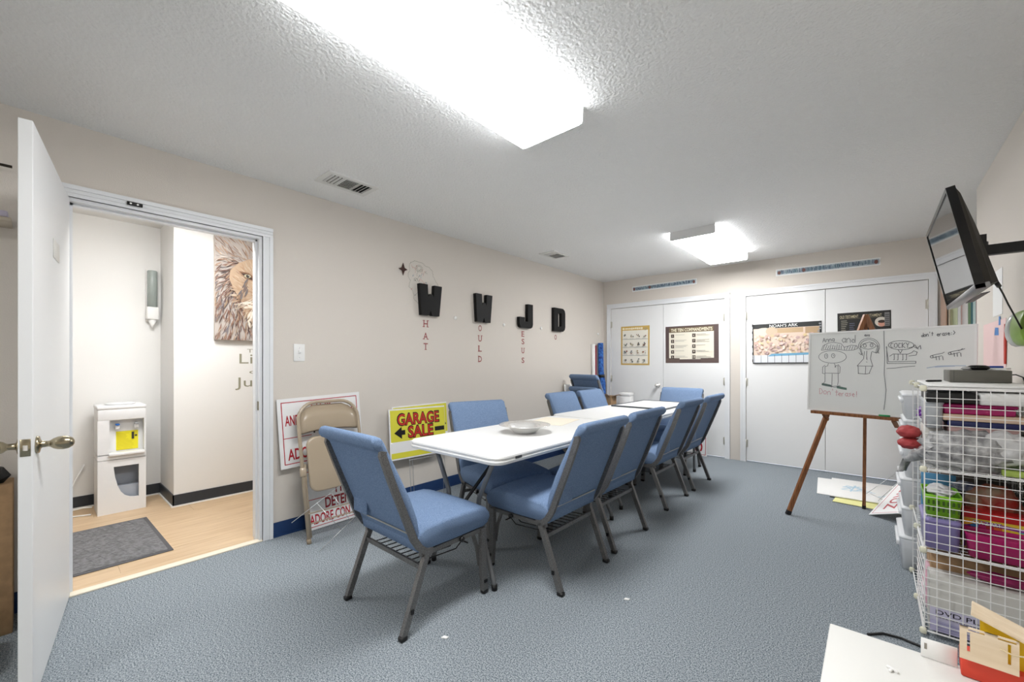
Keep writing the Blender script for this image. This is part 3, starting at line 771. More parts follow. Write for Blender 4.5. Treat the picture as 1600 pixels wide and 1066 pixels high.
# ================================================================== WALL THINGS
# ------------------------------------------------------------------ black block letters with red words below
WP = [(.08, 0), (.41, 0), (.475, .17), (.555, 0), (.88, 0), (1, 1), (.65, 1), (.63, .60), (.575, .70), (.435, .70), (.375, .60), (.35, 1), (0, 1)]
JP = [(.62, 1), (.62, .27), (.38, .27), (.38, .44), (0, .44), (0, .16), (.06, .05), (.16, 0), (.84, 0), (.95, .05), (1, .16), (1, 1)]
M_LET = mat('black_painted_board', (9, 9, 10), .5, bump=.1, bscale=90, spec=.25)
def letter(ch, y0, w, z0, h, poly, label):
    M = on_left(y0, z0, .001)
    b = MB()
    pts = [(x * w, y * h) for x, y in poly]
    b.prism(pts, 0, .042)
    o = obj('block_letter', b, M_LET, M=M); tag(o, label, 'letter', 'black block letters on the wall'); return o
letter('W', 2.275, .255, 1.642, .283, WP, 'first black block letter W above the red word HAT')
letter('W', 2.975, .245, 1.632, .292, WP, 'second black block letter W above the red word OULD')
letter('J', 3.672, .25, 1.615, .285, [(1 - x, y) for x, y in JP][::-1] if False else JP, 'black block letter J on the wall')
y0, w, z0, h = 4.36, .255, 1.615, .30
out = [(0, 0), (.8, 0), (.95, .08), (1, .2), (1, .8), (.95, .92), (.8, 1), (0, 1)]
inn = [(.36, .2), (.6, .2), (.65, .23), (.66, .28), (.66, .72), (.65, .77), (.6, .8), (.36, .8)]
vs = [(x * w, y * h, z) for z in (0, .042) for pl in (out, inn) for x, y in pl]
fs = []
for i in range(8):
    j = (i + 1) % 8
    fs += [(i, 8 + i, 8 + j, j), (16 + i, 16 + j, 24 + j, 24 + i), (i, j, 16 + j, 16 + i), (8 + i, 24 + i, 24 + j, 8 + j)]
tag(obj('block_letter', MB().add(vs, fs), M_LET, M=on_left(y0, z0, .001)), 'black block letter D on the wall', 'letter', 'black block letters on the wall')
for word, y, zs in (('HAT', 2.371, (1.568, 1.455, 1.358)), ('OULD', 3.075, (1.571, 1.463, 1.356, 1.247)), ('ESUS', 3.783, (1.547, 1.458, 1.351, 1.237)), ('O', 4.45, (1.54,))):
    for i, (c, z) in enumerate(zip(word, zs)):
        p = Print(.0006)
        hh = .062
        p.text(c, 0, -hh / 2, .05, hh, (150, 72, 70), .012, 'C')
        # slab serifs
        if c in 'HAULTDE':
            for sx in ((-.022, .022) if c in 'HAU' else ((0,) if c == 'T' else (-.02,))):
                if c != 'U' : p.rect(sx - .012, -hh / 2 - .001, sx + .012, -hh / 2 + .005, (150, 72, 70))
                if c in 'HULDE': p.rect(sx - .012, hh / 2 - .005, sx + .012, hh / 2 + .001, (150, 72, 70))
        o = put_print('red_letter', p, M=on_left(y, z, .0006))
        tag(o, 'small dull red letter %s in the column spelling %s%s' % (c, {'HAT': 'HAT', 'OULD': 'OULD', 'ESUS': 'ESUS', 'O': 'O'}[word], {0: ', first', 1: ', second', 2: ', third', 3: ', last'}[i] if len(word) > 1 else ' under the letter D'), 'letter', 'small red wall letters')
for i, (y, z) in enumerate(((2.729, 1.65), (3.446, 1.63), (4.133, 1.637), (5.548, 1.639))):
    tag(obj('wall_peg', MB().lathe([(.0002, 0), (.018, 0), (.018, .006), (.01, .014), (.0002, .016)], 14, 'X', (XL + .0005, y, z)), M_WHITE),
        ('white round peg between the two block letters W', 'white round peg between block letters W and J', 'white round peg between block letters J and D', 'white round peg near the far corner above the blue roll')[i], 'peg', 'white round wall pegs')
# faint line drawing sheet behind the first W
random.seed(11)
dr = thing('line_drawing', 'faint cut-out line drawing on the wall behind the first W', 'drawing', M=on_left(2.06, 1.74, .0006))
p = Print(.00005)
outl = [(.135, .30), (.12, .25), (.14, .2), (.13, .15), (.17, .11), (.18, .05), (.23, .0), (.26, -.03), (.30, .02), (.36, .1), (.44, .17), (.46, .2), (.43, .24), (.40, .27), (.39, .32), (.36, .35), (.31, .36), (.27, .385), (.2, .39), (.155, .37), (.135, .34), (.135, .30)]
fine = []
for (ax, ay), (bx, by) in zip(outl, outl[1:]):
    for k in range(4):
        u = k / 4; fine.append((ax + (bx - ax) * u + random.uniform(-.006, .006), ay + (by - ay) * u + random.uniform(-.006, .006)))
fine.append(fine[0])
obj('sheet', MB().prism(outl[:-1], -.0004, -.0001), mat('pale_sheet', (216, 210, 201), .75), dr)
p.stroke(fine, .0035, (164, 160, 146))
for k in range(26):
    x, y = random.uniform(.16, .32), random.uniform(.1, .33); pts = [(x, y)]
    for _ in range(5): x += random.uniform(-.018, .018); y += random.uniform(-.018, .018); pts.append((x, y))
    p.stroke(pts, .003, random.choice([(140, 140, 128), (160, 156, 146), (150, 160, 168), (196, 150, 140)]))
for r in (.02, .03): p.stroke([(.24 + r * 1.3 * math.cos(a * .5), .325 + r * math.sin(a * .5)) for a in range(13)], .003, (140, 140, 126))
put_print('ink_lines', p, dr)
st = [(.0, .055), (.014, .014), (.045, 0), (.014, -.014), (0, -.055), (-.014, -.014), (-.045, 0), (-.014, .014)]
tag(obj('star_ornament', MB().prism(st[::-1], 0, .006), mat('dark_brown_wood', (62, 30, 22), .5), M=on_left(2.125, 2.03, .002)), 'small dark brown four-point star on the wall above the first W', 'ornament')
# switch
sw = thing('light_switch', 'white single light switch on the beige wall beside the doorway', 'switch', M=on_left(1.25, 1.28, .0005))
obj('cover_plate', MB().rbox(-.038, .038, -.062, .062, 0, .006, .002, 2), M_WHITE, sw)
obj('toggle', MB().rbox(-.006, .006, -.004, .016, .005, .016, .001, 1), M_WHITE, sw)
for s in (-.035, .035): obj('screw', MB().lathe([(.0002, .006), (.004, .006), (.003, .0075), (.0002, .0075)], 8, 'Z', (0, s, 0)), M_STEEL, sw)
# contact sensor on the head casing
sn = thing('door_sensor', 'small black plastic fitting on the doorway head casing', 'fitting', M=on_left(.365, 2.088, .0185))
obj('body', MB().rbox(-.033, .033, -.009, .009, 0, .01, .002, 1), M_BLACK, sn)
for x in (-.017, .012): obj('screw', MB().lathe([(.0002, .01), (.006, .01), (.005, .0125), (.0002, .0125)], 8, 'Z', (x, 0, 0)), M_STEEL, sn)

# ------------------------------------------------------------------ posters on the closet doors
def poster(name, label, x0, x1, z0, z1, draw, off=-.0052, roll=0.0, cat='poster', group='posters on the closet doors'):
    w, h = x1 - x0, z1 - z0
    t = thing(name, label, cat, M=on_back(x0, z0, off) @ Matrix.Rotation(roll, 4, 'Z'), group=group)
    obj('paper', MB().box(0, w, 0, h, 0, .0007), M_PAPER, t)
    p = Print(.00012); p.z = .0008; draw(p, w, h); put_print('printed_face', p, t)
random.seed(5)
def dp1(p, w, h):
    p.rect(0, 0, w, h, (204, 170, 92)); p.rect(.022, .022, w - .022, h - .022, (236, 232, 220)); p.rect(.0, h - .06, w, h - .004, (206, 172, 92))
    for k in range(9): p.rect(.07 + k * .03, h - .05 + random.uniform(0, .006), .092 + k * .03, h - .02 - random.uniform(0, .006), (246, 238, 214))
    p.ell(.2, h - .03, .001, .001, (206, 172, 92)); p.ell(w - .06, h - .045, .03, .02, (182, 160, 110)); p.ell(.04, h - .035, .02, .016, (236, 226, 190))
    for r in range(4):
        y = h - .15 - r * .118
        if r: p.rect(.024, y + .075, w - .024, y + .079, (120, 128, 130))
        for c in range(4):
            x = .075 + c * .095
            for k in range(5):
                p.ell(x + random.uniform(-.022, .022), y + random.uniform(-.016, .026), random.uniform(.006, .014), random.uniform(.006, .016), random.choice([(140, 140, 132), (120, 126, 128), (176, 160, 128), (104, 112, 104), (150, 96, 84), (186, 182, 160), (92, 84, 80)]), 8)
            p.rect(x - .03, y - .03, x + .028, y - .027, (150, 150, 150))
poster('poster', 'tall gold-bordered picture chart on the leftmost closet door', -2.837, -2.40, 1.175, 1.742, dp1, roll=R_(-.3))
def dp2(p, w, h):
    p.rect(0, 0, w, h, (86, 70, 68)); p.rect(.048, .05, w - .058, h - .085, (228, 222, 206)); p.rect(.05, h - .086, w - .06, h - .02, (104, 88, 66))
    p.rect(.0, 0, .19, .066, (98, 82, 76)); p.rect(w - .22, 0, w, .066, (92, 76, 72))
    p.text('THE TEN COMMANDMENTS', w / 2, h - .074, .53, .042, (238, 230, 204), .02, 'C')
    for c in range(2):
        for r in range(5):
            x, y = .075 + c * .28, h - .155 - r * .072
            p.rect(x, y, x + .042, y + .046, (70, 58, 52)); p.text(str(c * 5 + r + 1), x + .021, y + .012, 0, .024, (226, 216, 196), .01, 'C')
            for k in range(1 + (r + c) % 3): p.rect(x + .055, y + .034 - k * .014, x + .055 + random.uniform(.1, .19), y + .039 - k * .014, (172, 168, 160))
poster('poster', 'brown-framed ten commandments chart on a closet door', -2.169, -1.489, 1.203, 1.702, dp2, roll=R_(.2))
def dp3(p, w, h):
    p.rect(0, 0, w, h, (44, 46, 46)); p.rect(.012, .008, w - .02, h - .055, (226, 204, 186))
    p.rect(.15, h - .115, w - .17, h - .06, (196, 168, 132)); p.rect(w - .15, h - .13, w - .02, h - .06, (186, 158, 124))
    p.ell(.12, h - .10, .10, .055, (224, 212, 196)); p.ell(.2, h - .09, .06, .05, (206, 186, 160))
    p.text("NOAH'S ARK", w * .47, h - .044, .28, .034, (236, 238, 236), .01, 'C')
    for k in range(150):
        p.ell(random.uniform(.03, w - .04), random.uniform(.12, h - .13), random.uniform(.008, .026), random.uniform(.006, .02), random.choice([(232, 214, 198), (216, 184, 172), (208, 180, 164), (228, 200, 192), (202, 172, 166), (238, 226, 210), (218, 196, 160), (186, 162, 160), (226, 204, 156)]), 8, random.uniform(0, 3))
    p.rect(.012, .008, w - .02, .10, (222, 226, 230)); p.poly([(.16, .085), (w - .02, .1), (w - .02, .125), (.2, .115)], (112, 168, 200))
    for k in range(9): p.rect(.02 + k * (w - .05) / 9, .008, .024 + k * (w - .05) / 9, .10, (70, 74, 80))
    p.rect(.012, .006, w - .02, .012, (60, 60, 62))
    for k in range(6): p.rect(.0, .02 + k * .085, .012, .05 + k * .085, (24, 24, 26))
    for k in range(5): p.ell(w - .02 + random.uniform(-.02, .01), h - .03 - k * .028, .012, .01, (150, 152, 156), 8)
poster('poster', "colourful NOAH'S ARK poster beside the whiteboard", -1.108, -.43, 1.196, 1.668, dp3, roll=R_(.5))
def dp4(p, w, h):
    p.rect(0, 0, w, h, (38, 38, 36))
    p.text('OLD TESTAMENT', .02, h - .058, .155, .03, (190, 180, 150), .01); p.text('TESTAMENT', w - .07, h - .056, .13, .028, (190, 180, 150), .01, 'R'); p.rect(.015, h - .066, w - .06, h - .063, (120, 112, 92))
    for k in range(7): p.rect(.03, h - .09 - k * .02, .03 + random.uniform(.03, .06), h - .083 - k * .02, (150, 146, 132))
    for k in range(6): p.rect(.1, h - .12 - k * .02, .1 + random.uniform(.03, .05), h - .113 - k * .02, (96, 98, 120))
    p.ell(.355, h - .115, .05, .05, (206, 200, 188)); p.ell(.36, h - .135, .03, .03, (206, 150, 130)); p.ell(.36, h - .112, .03, .016, (60, 48, 40))
    p.rect(w - .05, h - .16, w - .01, h - .02, (120, 120, 120))
    for k in range(6): p.rect(w - .045, h - .15 + k * .02, w - .015, h - .143 + k * .02, (60, 60, 62))
poster('poster', 'black OLD TESTAMENT poster peeping above the whiteboard behind the easel tip', -.293, .138, 1.36, 1.742, dp4, roll=R_(.6))
def strip(name, label, x0, x1, z0, z1, hh, seed):
    t = thing(name, label, 'banner', M=frame((x0, YB - .001, z0), (x1 - x0, 0, z1 - z0), (0, 0, 1)), group='narrow paper banners above the closets')
    w = math.hypot(x1 - x0, z1 - z0)
    obj('paper', MB().box(0, w, 0, hh, 0, .0008), M_PAPER, t)
    random.seed(seed); p = Print(.00008); p.z = .0009
    p.rect(.012, .012, w - .012, hh - .012, (196, 208, 214))
    for k in range(150):
        x = .016 + (w - .04) * k / 150; c = random.choice([(104, 122, 140), (136, 152, 166), (84, 100, 118), (160, 176, 186), (112, 140, 150)])
        p.poly([(x, .016 + random.uniform(0, .012)), (x + .009, .014 + random.uniform(0, .02)), (x + .008 + random.uniform(-.006, .006), hh - .016 - random.uniform(0, .02)), (x + random.uniform(-.006, .006), hh - .014)], c)
    for x in (.02, w * .28, w - .05): p.ell(x + .015, hh * .45, .016, .022, (120, 78, 72), 8)
    put_print('printed_face', p, t)
strip('paper_banner', 'narrow blue lettered paper banner above the left closet', -2.656, -1.754, 2.238, 2.243, .078, 4)
strip('paper_banner', 'narrow blue lettered paper banner above the right closet', -.869, .055, 2.222, 2.215, .08, 9)

# ------------------------------------------------------------------ far corner: rolls and boxes
rl = thing('rolled_blue_cloth', 'blue patterned cloth roll standing in the far corner with a black strap', 'roll', (-3.06, 5.53, 0))
bm_ = mat('blue_patterned_cloth', (60, 120, 200), .8, var=.5, vscale=30, vcol=(28, 58, 128))
obj('cloth', MB().tube([(.03, -.02, .004), (.03, -.02, .3), (.03, -.01, .9), (.01, 0, 1.0), (0, .0, 1.1), (-.005, 0, 1.5)], [.05, .055, .05, .045, .042, .04], 12), bm_, rl)
obj('strap', MB().tube([(.012, 0, .985), (.008, 0, 1.03)], [.05, .05], 12), M_BLACK, rl)
rl2 = thing('rolled_banner', 'slim white and maroon roll beside the blue cloth roll', 'roll', (-3.09, 5.37, 0))
obj('white_sheet', MB().tube([(0, 0, .004), (0, 0, .95), (-.01, 0, 1.48)], [.022, .024, .03], 10), M_PAPER, rl2)
obj('maroon_sheet', MB().tube([(.012, .045, .01), (.01, .045, 1.46)], .014, 8), mat('maroon_paper', (140, 52, 66), .7), rl2)
tag(obj('wall_panel', MB().rbox(0, .5, 0, .92, 0, .03, .01, 2), M_WHITE, M=frame((XL + .13, 4.60, .004), (0, 1, 0), (-.11, 0, .92))), 'white plastic panel leaning on the wall behind the stacked chairs', 'panel')
cb = thing('cardboard_box', 'open brown cardboard box in the far corner beyond the chairs', 'box', (-2.885, 5.40, 0), R_(0))
for x0, x1, y0, y1 in ((-.1, .1, -.08, -.075), (-.1, .1, .075, .08), (-.1, -.095, -.075, .075), (.095, .1, -.075, .075)):
    obj('box_side', MB().box(x0, x1, y0, y1, .0, .735), M_CARD, cb)
obj('box_bottom', MB().box(-.095, .095, -.075, .075, .0, .02), M_CARD, cb)
obj('flap', MB().prism([(-.09, -.0), (.09, 0), (.08, .08), (-.08, .08)], 0, .004, frame((0, -.08, .735), (1, 0, 0), (0, -.8, .35))), M_CARD, cb)
obj('flap', MB().prism([(-.07, -.0), (.07, 0), (.06, .08), (-.06, .08)], 0, .004, frame((.1, 0, .735), (0, 1, 0), (.8, 0, .25))), M_CARD, cb)
wbx = thing('white_carton', 'white carton standing by the closet behind the table', 'box', (-2.655, 5.535, 0), R_(4))
obj('carton_body', MB().rbox(-.075, .075, -.075, .075, 0, .77, .004, 1), M_PAPER, wbx)
obj('carton_lid', MB().rbox(-.079, .079, -.079, .079, .735, .782, .004, 1), M_WHITE, wbx)

# ================================================================== HALLWAY
wc = thing('water_cooler', 'white water cooler with a yellow label in the hallway', 'water cooler', M=frame((-4.585, .322, 0), (0, 1, 0), (0, 0, 1)))
Wc = .288
cw = mat('cooler_white', (238, 239, 240), .35)
b = MB()                                   # body in front-view coordinates: x across, y up, z out
D_ = -.30
b.box(0, Wc, .47, .475, D_, 0)
b.rbox(0, Wc, .745, .835, D_, 0, .006, 2).box(0, .068, .432, .747, D_, 0).box(Wc - .012, Wc, .432, .747, D_, 0).box(.068, Wc - .012, .432, .475, D_, 0).box(.068, Wc - .012, .475, .745, D_, -.07)
obj('upper_cabinet', b, cw, wc)
# lower door with a window cut-out
win = [(.093, .372), (.095, .34), (.1, .29), (.115, .22), (.135, .165), (.16, .13), (.19, .112), (.22, .106), (.243, .106), (.243, .372)]
outr = [(0, .428), (0, .35), (0, .28), (0, .2), (0, .12), (0, .0), (.15, 0), (.22, 0), (Wc, 0), (Wc, .428)]
vs = [(x, y, z) for z in (-.02, 0) for pl in (outr, win) for x, y in pl]
fs = []
for i in range(10):
    j = (i + 1) % 10
    fs += [(i, 10 + i, 10 + j, j), (20 + i, 20 + j, 30 + j, 30 + i), (i, j, 20 + j, 20 + i), (10 + i, 30 + i, 30 + j, 10 + j)]
obj('lower_door', MB().add(vs, fs), cw, wc)
obj('cabinet_shell', MB().box(0, .006, 0, .428, D_, -.021).box(Wc - .006, Wc, 0, .428, D_, -.021).box(0, Wc, 0, .428, D_, D_ + .01).box(0, Wc, .424, .428, D_, -.021), cw, wc)
obj('compartment', MB().box(.03, Wc - .02, .03, .4, -.16, -.15).box(.03, Wc - .02, .03, .2, -.15, -.06), mat('grey_compartment', (176, 182, 192), .5), wc)
obj('top_cover', MB().rbox(-.004, Wc + .004, .833, .862, D_, .004, .008, 2).lathe([(.0002, 0), (.09, 0), (.1, .008), (.085, .014), (.06, .006), (.0002, .004)], 20, 'Y', (Wc / 2, .862, -.15)), cw, wc)
obj('drip_tray', MB().rbox(.062, Wc - .01, .462, .485, -.06, .03, .005, 2), cw, wc)
for x, c in ((.118, (30, 110, 200)), (.232, (170, 172, 176))):
    tp = obj('tap', MB().rbox(x - .014, x + .014, .668, .705, -.07, -.03, .004, 1), cw, wc)
    obj('tap_lever', MB().rbox(x - .012, x + .012, .70, .712, -.06, -.018, .002, 1), mat('lever_%d' % c[0], c, .4), tp)
p = Print(.0002); p.rect(.112, .492, .247, .646, (238, 226, 40))
for k in range(11): p.rect(.118, .50 + k * .0125, .118 + (.12 if k < 6 else .075) * random.uniform(.7, 1), .503 + k * .0125, (206, 190, 40))
p.rect(.206, .575, .222, .634, (60, 56, 40)); p.ell(.233, .603, .008, .008, (70, 64, 50)); p.rect(.112, .492, .247, .494, (200, 184, 40))
put_print('warning_label', p, wc, Matrix.Translation((0, 0, -.069)), 'yellow printed warning label')
cd = thing('power_cord', 'white cord trailing from the cooler to the hallway wall', 'cord', (0, 0, 0))
obj('cord_run', MB().tube([(-4.945, .27, .36), (-4.93, .22, .25), (-4.90, .16, .1), (-4.86, .1, .012), (-4.78, .12, .006), (-4.70, .2, .006), (-4.66, .29, .008)], .005, 6).tube([(-4.86, .1, .01), (-4.8, .18, .03), (-4.75, .25, .05), (-4.72, .30, .05)], .005, 6), M_WHITE, cd)
dm = mat('grey_rubber_mat', (118, 118, 120), .9, bump=.6, bscale=60, var=.25, vscale=45)
mt = thing('door_mat', 'grey ribbed door mat on the hallway floor', 'mat', (-3.83, .16, .001), R_(1))
obj('mat_field', MB().box(-.415, .415, -.395, .395, .002, .008), dm, mt)
obj('mat_border', MB().rbox(-.44, .44, -.42, .42, 0, .005, .002, 1), mat('dark_rubber', (92, 92, 95), .8), mt)
random.seed(2)
for i in range(14):
    obj('mat_rib', MB().prism([(x, (.012 if k % 2 else -.012) + (0)) for k, x in enumerate([-.4 + .1 * q for q in range(9)])] + [(x, (.012 if k % 2 else -.012) + .02) for k, x in reversed(list(enumerate([-.4 + .1 * q for q in range(9)])))], .008, .0095, Matrix.Translation((0, -.37 + i * .053, 0))), dm, mt)
cu = thing('cup_dispenser', 'white and grey cup dispenser on the hallway wall', 'dispenser', (HX + .002, .697, 1.56))
obj('cup_tube', MB().lathe([(.0002, .15), (.036, .15), (.036, .47), (.03, .478), (.0002, .478)], 20, 'Z', (.045, 0, 0)), mat('smoky_plastic', (164, 174, 170), .25), cu)
obj('bracket', MB().rbox(0, .02, -.042, .042, .02, .49, .004, 1), M_WHITE, cu)
obj('collar', MB().rbox(.0, .085, -.043, .043, .035, .15, .01, 2), M_WHITE, cu)
obj('paper_cup', MB().lathe([(.0002, -.045), (.002, -.045), (.033, .034), (.0002, .034)], 16, 'Z', (.045, 0, 0)), M_PAPER, cu)
# lion canvas
cv = thing('lion_canvas', 'painted canvas of a lion face on the hallway wall', 'painting', M=frame((HB + .002, 1.039, 1.411), (0, 1, 0), (0, 0, 1)))
CWd, CH = .74, .955
obj('canvas', MB().rbox(0, CWd, 0, CH, 0, .034, .003, 1), mat('primed_canvas', (196, 184, 172), .8), cv)
p = Print(.000012); p.z = .0345
p.rect(.0, .0, CWd, CH, (190, 182, 176))
random.seed(21)
def sc(x, y): return (x * CH, y * CH)
def brush(x, y, ang, ln, wd, col):
    dx, dy = math.cos(ang), math.sin(ang); pts = []
    for u, k in ((-.5, .2), (-.2, .9), (.2, 1), (.5, .15)):
        pts.append((u, k))
    c = [(x + dx * u * ln - dy * k * wd / 2, y + dy * u * ln + dx * k * wd / 2) for u, k in pts] + [(x + dx * u * ln + dy * k * wd / 2, y + dy * u * ln - dx * k * wd / 2) for u, k in reversed(pts)]
    c = [(min(max(a, .001), CWd / CH - .001), min(max(b_, .001), .999)) for a, b_ in c]
    p.poly([sc(a, b_) for a, b_ in c][::-1], col)
mane = [(132, 98, 84), (152, 120, 102), (174, 146, 126), (110, 82, 72), (98, 86, 86), (186, 168, 154), (140, 104, 90), (128, 122, 126), (158, 130, 116), (86, 68, 64), (166, 140, 114), (150, 126, 116)]
FX, FY = .39, .50
for side in range(1900):
    a = random.uniform(0, 2 * math.pi); r = random.uniform(.18, .66)
    x, y = FX + math.cos(a) * r * .95, FY + math.sin(a) * r * 1.12
    if -.02 < x < .8 and -.02 < y < 1.02:
        pal = mane if y < .74 else [(206, 196, 186), (186, 176, 170), (176, 150, 130), (160, 150, 146), (190, 160, 136), (150, 124, 108)]
        sgn = 1 if x > FX else -1
        flow = a + sgn * (-.9 if .2 < y < .75 else -.45) if y < .8 else a
        brush(x, y, flow + random.uniform(-.4, .4), random.uniform(.05, .12), random.uniform(.005, .012), random.choice(pal))
# face
face = [(.39, .80), (.28, .79), (.19, .74), (.12, .66), (.11, .58), (.15, .47), (.2, .40), (.23, .30), (.27, .20), (.34, .14), (.44, .14), (.51, .2), (.55, .3), (.58, .4), (.63, .47), (.67, .58), (.66, .66), (.59, .74), (.5, .79)]
p.poly([sc(*q) for q in face], (190, 164, 138))
for k in range(420):
    a = random.uniform(0, 6.28); r = random.random() ** .5; x, y = FX + math.cos(a) * r * .26, .48 + math.sin(a) * r * .31
    brush(x, y, math.atan2(y - .42, x - FX) + random.uniform(-.3, .3), random.uniform(.03, .07), random.uniform(.005, .011), random.choice([(200, 176, 150), (182, 152, 124), (208, 190, 168), (174, 142, 116), (190, 168, 146), (162, 132, 110), (196, 180, 158)]))
for s in (-1, 1):
    X = lambda v: FX + s * v
    for k in range(14): brush(X(.165 + random.uniform(-.03, .03)), .42 + k * .012, 1.9 * s + random.uniform(-.2, .2), .07, .014, random.choice([(120, 104, 98), (142, 118, 100), (110, 106, 108)]))
    p.poly([sc(X(u), v) for u, v in ((.20, .66), (.12, .655), (.075, .62), (.065, .57), (.09, .585), (.15, .60))][::-s], (132, 98, 74))
    p.poly([sc(X(u), v) for u, v in ((.185, .642), (.14, .645), (.1, .62), (.085, .592), (.13, .602))][::-s], (66, 50, 44))
    p.ell(*sc(X(.13), .622), .028, .017, (190, 186, 160), 14); p.ell(*sc(X(.128), .622), .013, .015, (40, 34, 32), 12); p.ell(*sc(X(.124), .628), .004, .004, (236, 236, 230), 6)
    p.poly([sc(X(u), v) for u, v in ((.0, .43), (.05, .44), (.075, .425), (.04, .385), (.0, .365))][::-s], (72, 52, 50))
    p.poly([sc(X(u), v) for u, v in ((.0, .30), (.06, .30), (.11, .29), (.11, .283), (.06, .286), (.0, .285))][::-s], (74, 54, 48))
    for k in range(30): brush(X(random.uniform(.0, .12)), random.uniform(.12, .27), -1.57 + s * random.uniform(-.3, .5), .08, .012, random.choice([(232, 226, 214), (220, 208, 192), (204, 190, 172)]))
    for k in range(18): brush(X(random.uniform(.03, .15)), random.uniform(.31, .39), random.uniform(-.4, .4), .05, .014, random.choice([(226, 210, 190), (214, 196, 174), (232, 222, 206)]))
    for k in range(8): brush(X(.12 + random.uniform(-.02, .06)), .34 + k * .006, (2.7 if s > 0 else .45) + random.uniform(-.25, .25), .16, .003, (236, 232, 222))
put_print('painted_lion', p, cv)
tx = (150, 148, 128)
for wd, y, z, w, h in (('The', 1.30, 1.302, .13, .034), ('Lion', 1.238, 1.20, .30, .092), ('of', 1.318, 1.105, .13, .04), ('Judah', 1.205, .985, .40, .088)):
    p = Print(.0004); p.text(wd, 0, 0, w, h, tx, 0)
    tag(put_print('wall_lettering', p, M=frame((HB + .0008, y, z), (0, 1, 0), (0, 0, 1))), 'grey wall word %s below the lion canvas' % wd, 'lettering', 'words below the lion canvas')

# ================================================================== BEHIND THE OPEN DOOR
bx = thing('cardboard_carton', 'brown cardboard carton glimpsed behind the open door', 'box', (-3.0, -.32, 0))
obj('carton_body', MB().rbox(-.1, .1, -.26, .255, 0, .66, .003, 1), M_CARD, bx)
obj('tape', MB().box(.1001, .1012, -.03, .03, .1, .655), mat('pale_tape', (196, 172, 136), .4), bx)
bg = MB()
ring = []
for k, (z, s) in enumerate(((0, .9), (.03, 1.0), (.07, .95), (.1, .7), (.118, .3))):
    ring.append([(.1 * s * math.cos(a * .5236) + .01 * math.sin(a * 3 + k), .25 * s * math.sin(a * .5236) + .012 * math.cos(a * 2 + k), z) for a in range(12)])
tag(obj('black_bag', bg.loft(ring), M_BLACK, M=Matrix.Translation((-2.99, -.33, .661))), 'black bag lying on the carton behind the door', 'bag')
sh = thing('wall_shelf', 'beige shelf board behind the open door', 'shelf', (XL + .001, -.4, 1.85))
obj('shelf_board', MB().rbox(0, .16, -.4, .33, 0, .018, .002, 1), mat('beige_laminate', (206, 194, 176), .5), sh)
obj('shelf_bracket', MB().prism([(0, 0), (.14, 0), (0, -.12)], -.006, .006, Matrix.Translation((0, -.2, 0)) @ Matrix(((1, 0, 0, 0), (0, 0, 1, 0), (0, 1, 0, 0), (0, 0, 0, 1)))), M_FRAME, sh)
tag(obj('lilac_packet', MB().rbox(-.06, .06, -.2, .2, 0, .03, .008, 2), mat('lilac_wrap', (196, 190, 208), .4), M=Matrix.Translation((-3.03, -.28, 1.869))), 'pale lilac packet on the shelf behind the door', 'packet')
rd = thing('hanging_rod', 'dark metal rod fixed high on the wall behind the door', 'rod', (XL, -.4, 2.13))
obj('rod', MB().tube([(.06, -.4, 0), (.06, .33, 0)], .0065, 10), mat('dark_rod', (58, 50, 42), .4, metal=.6), rd)
for y in (-.38, -.05): obj('rod_socket', MB().rbox(.001, .06, y - .012, y + .012, -.014, .014, .003, 1), M_FRAME, rd)
ty = thing('paper_tray', 'white tray of brown scraps on the floor behind the door', 'tray', (-2.66, -.33, 0))
obj('tray', MB().loft([[(x * k, y * k, z) for x, y in rrect(-.14, .14, -.22, .22, .04)] for k, z in ((.9, .001), (1, .04), (1.03, .045), (.97, .04), (.88, .006))]), M_WHITE, ty)
obj('scrap', MB().rbox(-.06, .07, -.04, .17, .012, .06, .01, 1), M_CARD, ty)

# ================================================================== RIGHT SIDE
# ------------------------------------------------------------------ television on its wall arm
TM = frame((.275, 2.93, 1.467), (0, -1, 0), (-.075, 0, .378))     # local x toward the camera, y up the screen, z out of the screen
tv = thing('television', 'black flat television tilted down on a wall arm', 'television', M=TM)
TW, TH = .75, .385
obj('bezel', MB().box(0, .014, 0, TH, -.022, .003).box(TW - .014, TW, 0, TH, -.022, .003).box(.014, TW - .014, TH - .014, TH, -.022, .003), M_BLKGLOSS, tv)
obj('lower_bezel', MB().rbox(0, TW, 0, .018, -.034, .004, .002, 1), mat('silver_bezel', (150, 150, 152), .3, metal=.6), tv)
obj('screen', MB().box(.014, TW - .014, .018, TH - .014, -.012, 0), mat('dark_glass', (12, 12, 14), .04, spec=.9), tv)
hp = [[(.01, .004, -.022), (TW - .01, .004, -.022), (TW - .01, TH - .004, -.022), (.01, TH - .004, -.022)], [(.02, .012, -.042), (TW - .02, .012, -.042), (TW - .02, TH - .03, -.032), (.02, TH - .03, -.032)], [(.04, .015, -.06), (TW - .04, .015, -.06), (TW - .04, TH * .6, -.048), (.04, TH * .6, -.048)]]
obj('rear_housing', MB().loft(hp, smooth=False), mat('matte_black_brown', (38, 34, 26), .5), tv)
obj('speaker_slot', MB().box(.2, TW - .2, -.002, .0, -.06, -.035), M_BLACK, tv)
am = thing('television_mount', 'black steel television arm reaching to the right wall', 'wall mount', (0, 2.55, 1.665))
obj('arm', MB().box(.335, .535, -.016, .016, -.02, .02), M_BLACK, am)
obj('wall_plate', MB().rbox(.535, .5505, -.05, .05, -.11, .11, .002, 1), M_BLACK, am)
obj('pivot', MB().tube([(.335, 0, -.035), (.335, 0, .035)], .018, 12).tube([(.33, .01, .036), (.34, .01, .045), (.35, .01, .036)], .003, 6), M_BLACK, am)
obj('mount_plate', MB().box(.31, .336, -.09, .09, -.05, .05), M_BLACK, am)
